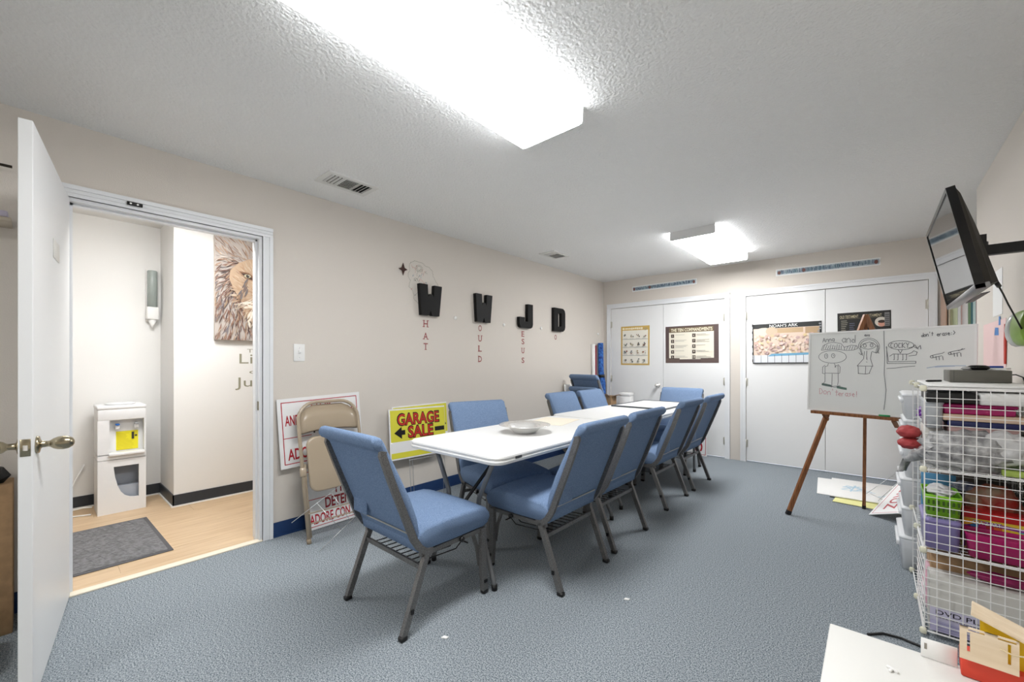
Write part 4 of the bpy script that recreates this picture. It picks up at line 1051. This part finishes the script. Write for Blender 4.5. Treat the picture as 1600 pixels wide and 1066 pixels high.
cbl = thing('television_cable', 'thin black cable hanging from the television arm', 'cable', (0, 0, 0))
obj('cord', MB().tube([(.335, 2.535, 1.63), (.35, 2.56, 1.59), (.38, 2.575, 1.530), (.405, 2.64, 1.495), (.43, 2.71, 1.457), (.47, 2.79, 1.385), (.505, 2.86, 1.32), (.53, 2.92, 1.25), (.538, 3.0, 1.16)], .0032, 6), M_BLACK, cbl)
obj('plug', MB().tube([(.335, 2.53, 1.645), (.34, 2.545, 1.61)], .009, 8), M_BLACK, cbl)
obj('ferrite', MB().tube([(.374, 2.563, 1.537), (.388, 2.597, 1.521)], .008, 8), M_BLACK, cbl)

# ------------------------------------------------------------------ papers and pocket on the right wall
def wall_paper(name, label, y_far, y_near, z0, z1, m, cat='paper', th=.001):
    o = obj(name, MB().box(0, y_far - y_near, 0, z1 - z0, 0, th), m, M=on_right(y_far, z0, .0008)); return tag(o, label, cat)
wall_paper('paper_sheet', 'white paper sheet taped to the wall right of the television', 3.84, 3.595, 1.485, 1.75, M_PAPER)
wall_paper('paper_sheet', 'large pink paper sheet on the right wall', 4.13, 3.51, 1.18, 1.455, mat('pink_paper', (238, 208, 206), .8))
o = tag(obj('tape_piece', MB().prism([(0, 0), (.11, -.005), (.1, .04), (.02, .045)], 0, .001), mat('blue_tape', (84, 140, 206), .6), M=on_right(3.79, 1.372, .002)), 'blue tape piece on the pink paper', 'tape')
o = tag(obj('tape_piece', MB().prism([(0, 0), (.045, 0), (.04, .05), (.005, .05)], 0, .001), MATS['blue_tape'], M=on_right(3.68, 1.425, .002)), 'blue tape piece under the white wall paper', 'tape')
tag(obj('red_strip', MB().prism([(0, 0), (.022, 0), (.03, .12), (.026, .2), (.012, .22), (-.004, .12)], 0, .006), mat('red_foam', (192, 58, 44), .6), M=on_right(3.52, 1.2, .002)), 'narrow red strip at the edge of the pink paper', 'strip')
gp = thing('wall_pocket', 'green and clear plastic holder on the wall above the wire rack', 'holder', (.516, 2.98, 1.365))
gm = mat('lime_green_plastic', (128, 164, 60), .35)
ring = lambda y, k: [(.035 * k * math.cos(a * .3927) + .0, y, .083 * k * math.sin(a * .3927)) for a in range(16)]
obj('green_body', MB().loft([ring(-.16, .9), ring(-.15, 1), ring(-.0, 1), ring(.03, .97)]), gm, gp)
obj('clear_end', MB().loft([ring(.031, .99), ring(.12, .98), ring(.15, .9), ring(.16, .6)]), mat('clear_grey_plastic', (206, 210, 206), .2), gp)
obj('back_bracket', MB().box(.025, .0385, -.15, .06, -.03, .03), gm, gp)

# ------------------------------------------------------------------ alcove with upright boards
al_ = thing('low_cabinet', 'brown wooden stand in the corner alcove behind the whiteboard', 'cabinet', (.70, 5.45, 0))
brn = wood_mat('brown_side_panel', (172, 140, 118), (150, 118, 96), 4.0, .5, 'Z')
obj('top_board', MB().box(-.22, .22, -.19, .2, .76, .78), brn, al_)
obj('side_panel', MB().box(-.22, -.2, -.19, .2, 0, .76), brn, al_)
obj('side_panel', MB().box(.2, .22, -.19, .2, 0, 1.95), brn, al_)
obj('back_panel', MB().box(-.2, .2, .185, .2, 0, .76), brn, al_)
obj('divider', MB().box(-.075, -.06, -.19, .18, .78, 1.9) if False else MB().box(-.22, -.212, -.19, .2, .78, 1.95), brn, al_)
x = .7 - .205
for i, (wd, c, nm) in enumerate(((.012, (206, 194, 172), 'beige'), (.016, (176, 178, 142), 'olive'), (.03, (204, 212, 178), 'pale green'), (.018, (226, 226, 226), 'light grey'), (.008, (232, 200, 196), 'salmon'), (.022, (236, 232, 232), 'white'), (.012, (240, 240, 238), 'bright white'), (.016, (140, 170, 136), 'leaf green'), (.013, (96, 140, 148), 'teal'), (.016, (206, 228, 228), 'pale aqua'), (.018, (226, 208, 212), 'mauve'), (.012, (236, 208, 196), 'peach'))):
    hgt = (1.0, 1.04, 1.08, 1.02, .98, 1.06, 1.0, 1.03, .97, 1.05, 1.0, 1.02)[i]
    tag(obj('poster_board', MB().box(x, x + wd - .001, 5.265 + (i % 3) * .004, 5.6, .781, .781 + hgt), mat('board_' + nm.replace(' ', '_'), c, .8)), '%s upright craft board in the corner row behind the whiteboard' % nm, 'board', 'upright craft boards in the alcove')
    x += wd

# ------------------------------------------------------------------ wire grid rack
RX0, RX1, RY0, RY1, RY2, CB = .167, .523, 2.589, 2.945, 3.301, .358
rk = thing('wire_rack', 'white wire grid storage rack packed with craft supplies', 'rack', (RX0, RY0, .02))
wm = mat('white_coated_wire', (240, 240, 238), .4)
def grid_mesh(name, w, h, n=9, r=.0013):
    b = MB()
    for i in range(n + 1):
        x = w * i / n; y = h * i / n; q = r * (1.7 if i in (0, n) else 1)
        b.bar((x, 0, 0), (x, h, 0), q * 2, q * 2, up=(0, 0, 1)); b.bar((0, y, r * 1.6), (w, y, r * 1.6), q * 2, q * 2, up=(0, 0, 1))
    me = b.mesh(name); me.materials.append(wm); return me
gm_ = grid_mesh('grid_panel', .350, .352)
def panel(o, xd, yd):
    return obj('grid_panel', gm_, wm, rk, M=frame(o, xd, yd))
for lv in range(3):
    z = lv * CB + .003
    panel((.003, 0, z), (1, 0, 0), (0, 0, 1))                      # near face
    panel((.003, .356, z), (1, 0, 0), (0, 0, 1))                   # middle
    panel((.003, .712, z), (1, 0, 0), (0, 0, 1))                   # far
    for k in range(2): panel((.356, .003 + k * .356, z), (0, 1, 0), (0, 0, 1))     # wall side
for lv in range(4):
    for k in range(2): panel((.003, .003 + k * .356, lv * CB), (1, 0, 0), (0, 1, 0))   # shelves
bl_ = MB()
for i in range(10): bl_.bar((0, .003, .003 + .352 * i / 9), (0, .353, .003 + .352 * i / 9), .003, .003)
obj('side_ladder', bl_, wm, rk)
cm = mat('cream_connector', (232, 230, 208), .5)
for lv in range(4):
    for y in (0, .356, .712):
        for x in (0, .356):
            obj('connector', MB().rbox(x - .010, x + .010, y - .009, y + .009, lv * CB - .013, lv * CB + .013, .003, 1).box(x - .013, x - .009, y - .004, y + .004, lv * CB - .007, lv * CB + .007), cm, rk)
# helpers for craft goods
def boxy(name, label, cat, x0, x1, y0, y1, z0, z1, m, r=.004, group='craft supplies in the wire rack', rot=0.0):
    cx, cy = (x0 + x1) / 2, (y0 + y1) / 2
    t = thing(name, label, cat, (cx, cy, z0), rot, group)
    obj('body', MB().rbox(x0 - cx, x1 - cx, y0 - cy, y1 - cy, 0, z1 - z0, r, 2), m, t)
    return t
def tub(name, label, cat, x0, x1, y0, y1, z0, z1, m, lid=None, taper=.9, group='craft supplies in the wire rack', rim=.006):
    cx, cy = (x0 + x1) / 2, (y0 + y1) / 2; w, l, h = (x1 - x0) / 2, (y1 - y0) / 2, z1 - z0
    t = thing(name, label, cat, (cx, cy, z0), 0, group)
    rr = lambda k, e=0: rrect(-w * k - e, w * k + e, -l * k - e, l * k + e, .02, 3)
    rings = [[(x, y, z) for x, y in rr(k, e)] for k, e, z in ((taper, 0, 0), (taper + (1 - taper) * .9, 0, h * .9), (1, 0, h * .92), (1, 0, h), (.96, 0, h), (.93, 0, h * .9), (taper * .95, 0, .004))]
    obj('tub_wall', MB().loft(rings), m, t)
    if lid: obj('lid', MB().loft([[(x, y, z) for x, y in rr(k, e)] for k, e, z in ((1, .002, h - .006), (1, .004, h + .004), (.96, 0, h + .012), (.9, 0, h + .013))]), lid, t)
    return t
G = 'craft supplies in the wire rack'
MAG = mat('magenta_plastic', (178, 30, 106), .3); CLR = mat('frosted_plastic', (226, 230, 234), .3, trans=.35); PUR = mat('lilac_plastic', (142, 132, 186), .3); LIM = mat('lime_basket', (140, 206, 40), .4)
NAV = mat('navy_card', (26, 34, 84), .5); TANB = mat('tan_card', (214, 188, 164), .7); REDP = mat('red_plastic', (196, 26, 30), .35); SKY = mat('sky_blue_card', (92, 158, 204), .6)
S3, S2, S1 = .02 + 2 * CB + .006, .02 + CB + .006, .026
# top level
boxy('book_stack', 'books with green edges on the top shelf', 'books', .27, .47, 2.73, 2.925, S3, S3 + .14, mat('green_book', (126, 150, 104), .7), .003)
boxy('picture_book', 'thick pinkish picture book under the navy folder', 'book', .255, .46, 2.69, 2.925, S3 + .141, S3 + .183, mat('pink_book', (196, 160, 156), .7), .003)
boxy('folder', 'navy blue folder in the top shelf pile', 'folder', .25, .50, 2.68, 2.925, S3 + .184, S3 + .207, NAV, .003)
boxy('flat_box', 'tan flat box under the magenta case', 'box', .235, .48, 2.68, 2.925, S3 + .208, S3 + .236, TANB, .003)
t = boxy('pencil_case', 'magenta plastic case near the top of the rack', 'case', .238, .45, 2.69, 2.92, S3 + .237, S3 + .268, MAG, .006)
obj('lid', MB().rbox(-.112, .112, -.12, .12, .031, .045, .004, 1), MAG, t)
tub('storage_tub', 'frosted plastic tub on the top shelf left side', 'tub', .178, .236, 2.66, 2.93, S3 + .17, S3 + .285, CLR, CLR)
boxy('notebook_pile', 'pale notebook pile below the frosted tub', 'notebooks', .178, .232, 2.74, 2.93, S3, S3 + .168, mat('pale_grey_card', (206, 204, 198), .8), .003)
t = boxy('black_tray', 'flat black tray under the rack top', 'tray', .18, .335, 2.64, 2.92, S3 + .288, S3 + .332, M_BLACK, .004)
boxy('white_case', 'white plastic case beside the black tray', 'case', .342, .5, 2.65, 2.92, S3 + .284, S3 + .334, M_WHITE, .006)
# grey plastic bag spilling over the shelf and out of the side
from mathutils import noise as mnoise
def blob(name, label, cat, loc, rad, m, seed, amp=.25, rot=0, fr=2.2, group=G, zmin=None):
    bm = bmesh.new(); bmesh.ops.create_icosphere(bm, subdivisions=4, radius=1)
    for v in bm.verts:
        q = v.co * fr + Vector((seed * 7.3, seed * 3.1, seed))
        k = 1 + amp * mnoise.noise(q) + amp * .55 * abs(mnoise.noise(q * 2.7)) + amp * .25 * mnoise.noise(q * 6)
        v.co = Vector((v.co.x * rad[0], v.co.y * rad[1], v.co.z * rad[2])) * k
        if zmin is not None and v.co.z < zmin: v.co.z = zmin + (v.co.z - zmin) * .08
    for f in bm.faces: f.smooth = True
    me = bpy.data.meshes.new(name); bm.to_mesh(me); bm.free()
    o = obj(name, me, m, M=Matrix.Translation(loc) @ Matrix.Rotation(rot, 4, 'Z')); return tag(o, label, cat, group)
BAG = mat('grey_plastic_bag', (196, 196, 196), .28, var=.3, vscale=24, bump=.7, bscale=30, vcol=(128, 128, 130))
bgt = thing('plastic_bag', 'crumpled grey plastic bag spilling out of the top shelf', 'bag', (.30, 2.65, S3 + .08), group=G)
o = blob('bag_body', 'x', 'x', (0, 0, 0), (.135, .05, .085), BAG, 3, .35, 0, 2.6); o.parent = bgt
for k in ('label', 'category', 'group'): del o[k]
b = MB(); rgs = []
random.seed(8)
for (cx, cy, cz, rx, rz) in ((.20, 2.66, S3 + .07, .055, .055), (.165, 2.70, S3 + .05, .05, .05), (.135, 2.76, S3 + .025, .045, .045), (.118, 2.79, S3 - .02, .038, .035), (.108, 2.80, S3 - .055, .03, .018), (.10, 2.80, S3 - .07, .034, .008)):
    rgs.append([(cx - .30 + rx * .55 * math.cos(a * .3927) * (1 + .25 * math.sin(a * 2.1 + cx * 60)), cy - 2.645 + rx * math.sin(a * .3927) * .8, cz - S3 - .08 + rz * .8 * math.cos(a * .3927 + .6) * (1 + .3 * math.sin(a * 1.7 + cz * 50))) for a in range(16)])
obj('bag_tail', b.loft(rgs), BAG, bgt)
blob('clear_bag', 'clear plastic bag at the right of the grey bag', 'bag', (.415, 2.65, S3 + .105), (.075, .035, .07), mat('clear_bag_film', (206, 206, 206), .2, bump=.3, bscale=30), 6, .3)
boxy('green_folder', 'lime green folder under the clear bag', 'folder', .40, .515, 2.605, 2.64, S3, S3 + .022, mat('lime_card', (168, 190, 90), .6), .002)
blob('red_mitt', 'upper red padded mitt poking out of the rack side', 'mitt', (.133, 2.86, S3 + .122), (.044, .06, .03), mat('red_padded_cloth', (172, 62, 64), .7), 4, .15)
blob('red_mitt', 'lower red padded mitt poking out of the rack side', 'mitt', (.137, 2.86, S3 + .066), (.046, .06, .028), MATS['red_padded_cloth'], 9, .15)
blob('purple_bow', 'crinkled purple gift bow behind the wire posts', 'bow', (.225, 3.10, S3 + .20), (.045, .04, .03), mat('purple_foil', (112, 48, 156), .3), 5, .6)
tub('storage_tub', 'frosted tub in the rear half of the top shelf', 'tub', .19, .50, 2.96, 3.28, S3 + .0, S3 + .16, CLR, CLR)
# middle level
t = tub('lime_basket', 'lime green slotted basket in the middle of the rack', 'basket', .172, .292, 2.62, 2.84, S2 + .135, S2 + .235, LIM, None, .85)
for i in range(7):
    for j in range(2):
        obj('slot', MB().box(-.05 + i * .0155, -.043 + i * .0155, -.1105, -.1075 + .0, .03 + j * .03, .048 + j * .03, Matrix.Translation((0, .0, 0))), mat('dark_slot', (60, 90, 24), .8), t)
t = tub('lilac_tub', 'lilac plastic box with striped lid under the lime basket', 'tub', .17, .285, 2.612, 2.86, S2, S2 + .12, PUR, PUR, .92)
for i in range(6): obj('lid_stripe', MB().bar((-.05 + i * .018, -.11, .1342), (-.03 + i * .018, .11, .1342), .005, .001), mat('pale_lilac', (196, 190, 222), .4), t)
tub('magenta_bin', 'clear magenta bin at the front of the middle shelf', 'bin', .295, .50, 2.6, 2.72, S2, S2 + .10, mat('clear_magenta', (206, 36, 120), .2, trans=.3), None, .88)
t = boxy('crayon_box', 'rainbow crayon box behind the magenta bin', 'box', .30, .51, 2.73, 2.80, S2, S2 + .165, mat('yellow_card', (238, 206, 60), .5), .002)
p = Print(.0003); w = .21
for i, c in enumerate(((126, 60, 150), (60, 130, 200), (206, 40, 120), (200, 46, 60), (226, 110, 50), (240, 200, 60), (242, 214, 80), (80, 180, 190), (200, 160, 200))):
    p.rect(.002 + i * .0229, .004, .0249 + i * .0229, .118, c)
p.poly([(.0, .118), (w, .104), (w, .118), (.0, .132)], (150, 60, 160)); p.poly([(0, .132), (.07, .124), (.0, .10)], (240, 170, 40))
p.text('CRA-Z-ART', .03, .112, .085, .017, BLK, .035); p.text('CRA-Z-ART', .0305, .1128, .083, .0155, WHT, .01)
p.ell(.16, .085, .03, .018, (248, 222, 40)); p.text('12', .16, .077, 0, .014, (60, 110, 190), .01, 'C'); p.rect(.085, .05, .15, .075, (90, 180, 196))
put_print('printed_face', p, t, frame((-.105, -.0355, .0), (1, 0, 0), (0, 0, 1)))
obj('red_flap', MB().box(-.106, .106, -.037, .036, .135, .167), REDP, t)
blob('red_toy_bag', 'red and beige toy bundle behind the crayon box', 'bag', (.41, 2.875, S2 + .175), (.09, .045, .085), mat('red_beige_wrap', (196, 46, 40), .4, var=.5, vscale=12, vcol=(176, 158, 130)), 12, .25)
boxy('blue_card', 'sky blue card standing behind the lime basket', 'card', .18, .30, 2.915, 2.93, S2, S2 + .275, SKY, .002)
blob('navy_bundle', 'navy and white cloth bundle on the middle shelf', 'bundle', (.325, 2.885, S2 + .24), (.04, .03, .022), mat('navy_cloth', (60, 66, 110), .7, var=.6, vscale=30, vcol=(180, 184, 196)), 14, .3)
blob('white_tissue', 'white tissue scraps in the lime basket', 'tissue', (.232, 2.72, S2 + .238), (.04, .07, .022), mat('tissue_mix', (222, 222, 224), .8), 15, .5)
boxy('storage_carton', 'brown carton in the rear half of the middle shelf', 'box', .20, .49, 2.97, 3.27, S2, S2 + .24, mat('grey_brown_card', (120, 108, 100), .8), .003)
# bottom level
t = boxy('player_box', 'white and lilac carton lettered DVD PLAYER in the lowest shelf', 'box', .186, .505, 2.602, 2.70, S1, S1 + .245, mat('grey_white_carton', (208, 206, 200), .6), .003)
p = Print(.0003); p.rect(.002, .002, .317, .105, (206, 202, 224)); p.rect(.002, .002, .317, .05, (186, 182, 212))
p.text('DVD PLAYER', .02, .078, .22, .019, (40, 36, 52), .008)
for k in range(16): p.rect(.02 + k * .01, .063, .028 + k * .01, .069, (140, 136, 152))
for k in range(4): p.rect(.02, .012 + k * .01, .12, .015 + k * .01, (150, 148, 186))
p.ell(.27, .07, .014, .01, (120, 170, 90)); p.ell(.30, .062, .008, .008, (40, 40, 60))
put_print('printed_face', p, t, frame((-.1595, -.0497, .0), (1, 0, 0), (0, 0, 1)))
t = boxy('brown_carton', 'tall brown corrugated carton behind the DVD player box', 'box', .20, .51, 2.715, 2.93, S1, S1 + .315, M_CARD, .002)
blob('magenta_pouch', 'dark magenta pouch lying on the player box', 'pouch', (.40, 2.645, S1 + .275), (.085, .03, .022), mat('dark_magenta', (140, 28, 84), .4), 17, .2)
blob('pink_bag', 'white and pink plastic bag at the rack corner', 'bag', (.205, 2.80, S1 + .12), (.028, .12, .11), mat('pink_white_film', (232, 214, 220), .4, var=.3, vscale=9, vcol=(226, 160, 180)), 18, .2, zmin=-.115)
tub('storage_tub', 'frosted tub in the rear half of the lowest shelf', 'tub', .19, .50, 2.96, 3.28, S1, S1 + .28, CLR, CLR)
# on top of the rack
TOPZ = .02 + 3 * CB + .004
tag(obj('shelf_sheet', MB().rbox(.185, .515, 2.66, 3.28, TOPZ, TOPZ + .012, .003, 1), M_WHITE), 'white board lying on top of the wire rack', 'board')
t = boxy('dvd_player', 'dark grey flat player on top of the wire rack', 'player', .285, .487, 2.985, 3.22, TOPZ + .013, TOPZ + .072, mat('warm_dark_grey', (94, 92, 84), .4), .003, 'devices on the rack')
obj('front_seam', MB().box(-.0865, -.0855, -.1185, -.117, .002, .057), M_BLACK, t)
t = thing('remote_control', 'black oval remote with a silver end on the player', 'remote', (.39, 3.06, TOPZ + .0735), R_(10))
obj('shell', MB().loft([[(.042 * k * math.cos(a * .3927), .022 * k * math.sin(a * .3927), z) for a in range(16)] for k, z in ((.7, 0), (1, .008), (.95, .017), (.6, .023), (.1, .024))]), M_BLKGLOSS, t)
obj('end_cap', MB().loft([[(-.035 + .03 * k * math.cos(a * .3927), .016 * k * math.sin(a * .3927), z) for a in range(16)] for k, z in ((.6, .0), (.9, .006), (.8, .014), (.2, .018))]), mat('silver_plastic', (190, 190, 190), .3, metal=.5), t)
t = thing('paper_pile', 'white papers with a blue marker behind the remote', 'papers', (.44, 3.15, TOPZ + .0735), R_(-15))
obj('sheet', MB().prism([(-.07, -.05), (.06, -.055), (.065, .05), (-.065, .055)], 0, .010), M_PAPER, t)
obj('blue_pen', MB().tube([(-.05, -.05, .015), (.05, -.045, .015)], .005, 8), mat('blue_pen', (50, 80, 170), .4), t)
c2 = thing('player_cable', 'black power cable behind the rack player', 'cable', (0, 0, 0))
obj('cord', MB().tube([(.488, 3.06, TOPZ + .05), (.51, 3.06, TOPZ + .052), (.53, 3.05, TOPZ + .04), (.54, 3.0, TOPZ - .02), (.542, 2.97, TOPZ - .3)], .003, 6), M_BLACK, c2)
tag(obj('black_pen', MB().tube([(.205, 2.96, TOPZ + .017), (.26, 3.05, TOPZ + .017)], .005, 8).tube([(.2, 2.952, TOPZ + .017), (.205, 2.96, TOPZ + .017)], .003, 8), M_BLACK), 'slim black pen on the rack top left of the player', 'pen')
# frosted drawer tower behind the rack
z = 0.0
for i, (h, x0, nm) in enumerate(((.20, .115, 'lowest'), (.17, .125, 'second'), (.17, .12, 'third'), (.19, .13, 'fourth'), (.15, .135, 'fifth'), (.15, .13, 'topmost'))):
    t = tub('stacking_bin', '%s frosted white bin of the tower behind the rack' % nm, 'bin', x0, .53, 3.325, 3.72, z + .001, z + h - .014, mat('frosted_white', (232, 234, 236), .35), mat('frosted_white', (0, 0, 0)), .94, 'frosted bins stacked behind the rack')
    obj('front_lip', MB().rbox(-(.53 - x0) / 2 - .012, -(.53 - x0) / 2 + .004, -.15, .15, h * .62, h * .76, .004, 1), MATS['frosted_white'], t)
    z += h

# ------------------------------------------------------------------ posters and the tipped sign by the closet
pc = (('white poster sheet lying lowest against the closet doors', (-.395, 4.74, .001), 4, .62, .66, M_PAPER), ('pale yellow poster sheet under the white ones near the easel', (-.27, 4.545, .004), -5, .46, .60, mat('pale_yellow_paper', (232, 230, 160), .8)),
      ('white poster sheet with blue marks on top of the floor pile', (-.30, 4.68, .012), 2, .56, .72, M_PAPER))
for i, (lb, o_, a, w, h, m) in enumerate(pc):
    t = thing('poster_sheet', lb, 'poster', o_, R_(a), 'poster sheets on the floor')
    obj('sheet', MB().rbox(0, w, 0, h, 0, .003 + (.006 if i == 2 else 0), .001, 1), m, t)
    if i == 2:
        p = Print(.0002); p.z = .0092
        for k in range(14): p.stroke([(.14 + random.uniform(-.06, .12), .32 + random.uniform(-.1, .16)), (.2 + random.uniform(-.06, .12), .36 + random.uniform(-.1, .14))], .012, (176, 208, 226))
        for k in range(5): p.stroke([(.34 + k * .03, .2 + k * .05), (.5, .3 + k * .06)], .012, (166, 200, 222))
        put_print('blue_marks', p, t)
def d4(p):
    p.border(.016, .016, .444, .594, .005, (196, 120, 124))
    c = (190, 84, 92)
    p.text('CRUZ', .075, .40, .33, .085, c, .012, rot=R_(-90)); p.text('EN', .225, .23, .17, .085, c, .012, rot=R_(-90)); p.text('II', .20, .44, .08, .085, c, .012, rot=R_(-90))
board_sign('yard_sign', 'white sign lettered EN CRUZ tipped on the floor by the rack', .46, .61, frame((-.03, 4.34, .004), (.7556, -.5, .36), (.25, .91, .33)), d4)
b = MB()
for a, c in (((-.05, 4.9, .03), (.3, 5.3, .33)), ((.03, 4.72, .03), (.34, 5.2, .36)), ((-.02, 4.85, .05), (.06, 4.78, .03)), ((.12, 5.06, .18), (.18, 4.96, .2)), ((.3, 5.3, .33), (.34, 5.2, .36))): b.tube([a, c], .0022, 6)
tag(obj('sign_stake', b, M_WIRE), 'wire sign stake resting on the poster sheets by the closet', 'stake')

# ------------------------------------------------------------------ low white table at the camera's feet with craft kit
k_ = .757 / .487          # table top at 0.45 m
dt = thing('low_table', 'low white table in the near right corner', 'table', (.22, .9, 0))
obj('tabletop', MB().rbox(-.316, .324, -.55, .62, .425, .45, .004, 2), mat('matt_white_laminate', (232, 232, 228), .5), dt)
for sx, sy in ((-.28, -.5), (.29, -.5), (-.28, .57), (.29, .57)): obj('leg', MB().rbox(sx - .02, sx + .02, sy - .02, sy + .02, 0, .425, .003, 1), M_WHITE, dt)
kt = thing('wooden_kit', 'plywood craft kit panel with slots on a red base', 'craft kit', (.20, 1.475, .451), R_(-3))
b = MB()
PW, PH = .092, .078
for x0, x1, y0, y1 in ((0, PW, 0, .02), (0, .012, .02, .066), (.017, PW - .017, .02, .066), (PW - .012, PW, .02, .066), (0, PW, .066, .070), (0, .014, .07, PH), (.04, .06, .07, PH), (.088, PW, .07, PH), (0, PW, .0738, PH)):
    b.box(x0, x1, -.0035, 0, y0, y1)
b.box(.012, .017, -.0035, 0, .045, .066) if False else None
obj('plywood_panel', b, M_PLY, kt, M=Matrix.Translation((-.043, -.012, .047)))
obj('red_base', MB().rbox(-.04, .07, -.006, .06, 0, .047, .002, 1), mat('red_painted_wood', (206, 62, 40), .6), kt)
obj('yellow_wall', MB().prism([(0, 0), (.15, 0), (.15, .085), (.055, .095), (0, .115)], 0, .004, frame((-.008, .02, .024), (1, 0, 0), (0, 0, 1))), mat('yellow_painted_wood', (232, 194, 20), .6), kt)
obj('yellow_side', MB().box(.0705, .16, -.004, .06, .0, .085), MATS['yellow_painted_wood'], kt)
obj('roof_sheet', MB().prism([(0, 0), (.2, 0), (.2, .07), (0, .07)], 0, .004, frame((-.024, .0, .150), (.94, -.06, -.34), (0, 1, .1))), M_PLY, kt)
obj('string', MB().tube([(.02, -.017, .098), (.04, -.022, .094), (.07, -.02, .102), (.1, -.012, .1), (.12, -.02, .07)], .0016, 6), mat('jute_string', (214, 196, 160), .9), kt)
t = thing('white_kit_panel', 'small white slotted panel at the table edge by the kit', 'panel', (.095, 1.50, .451))
obj('panel', MB().rbox(-.003, .062, 0, .004, 0, .048, .001, 1), M_WHITE, t)
obj('slot', MB().box(.003, .008, -.0006, .0, .022, .037), mat('slot_grey', (150, 146, 136), .8), t)
t = thing('plastic_clip', 'tiny white T-shaped clip lying on the low table', 'clip', (.035, 1.385, .4505), R_(-30))
obj('bar', MB().rbox(-.012, .012, -.003, .003, 0, .006, .001, 1), M_WHITE, t)
obj('stem', MB().rbox(-.002, .004, -.014, -.003, 0, .005, .001, 1), M_WHITE, t)
fcable = tag(obj('floor_cable', MB().tube([(-.02, 2.42, .005), (.03, 2.47, .006), (.09, 2.48, .006), (.16, 2.46, .006), (.24, 2.4, .006)], .005, 6), M_BLACK), 'short black cable on the carpet below the rack', 'cable')
random.seed(30)
for lb, x, y in (('white paper scrap on the carpet beneath the nearest chair', -1.42, 1.18), ('white paper scrap on the carpet beyond the second chair', -.95, 1.98)):
    t = thing('paper_scrap', lb, 'scrap', (x, y, .001), .5)
    obj('crumb', MB().prism([(-.014, -.006), (.01, -.009), (.018, .004), (-.004, .01)], 0, .003), M_PAPER, t)
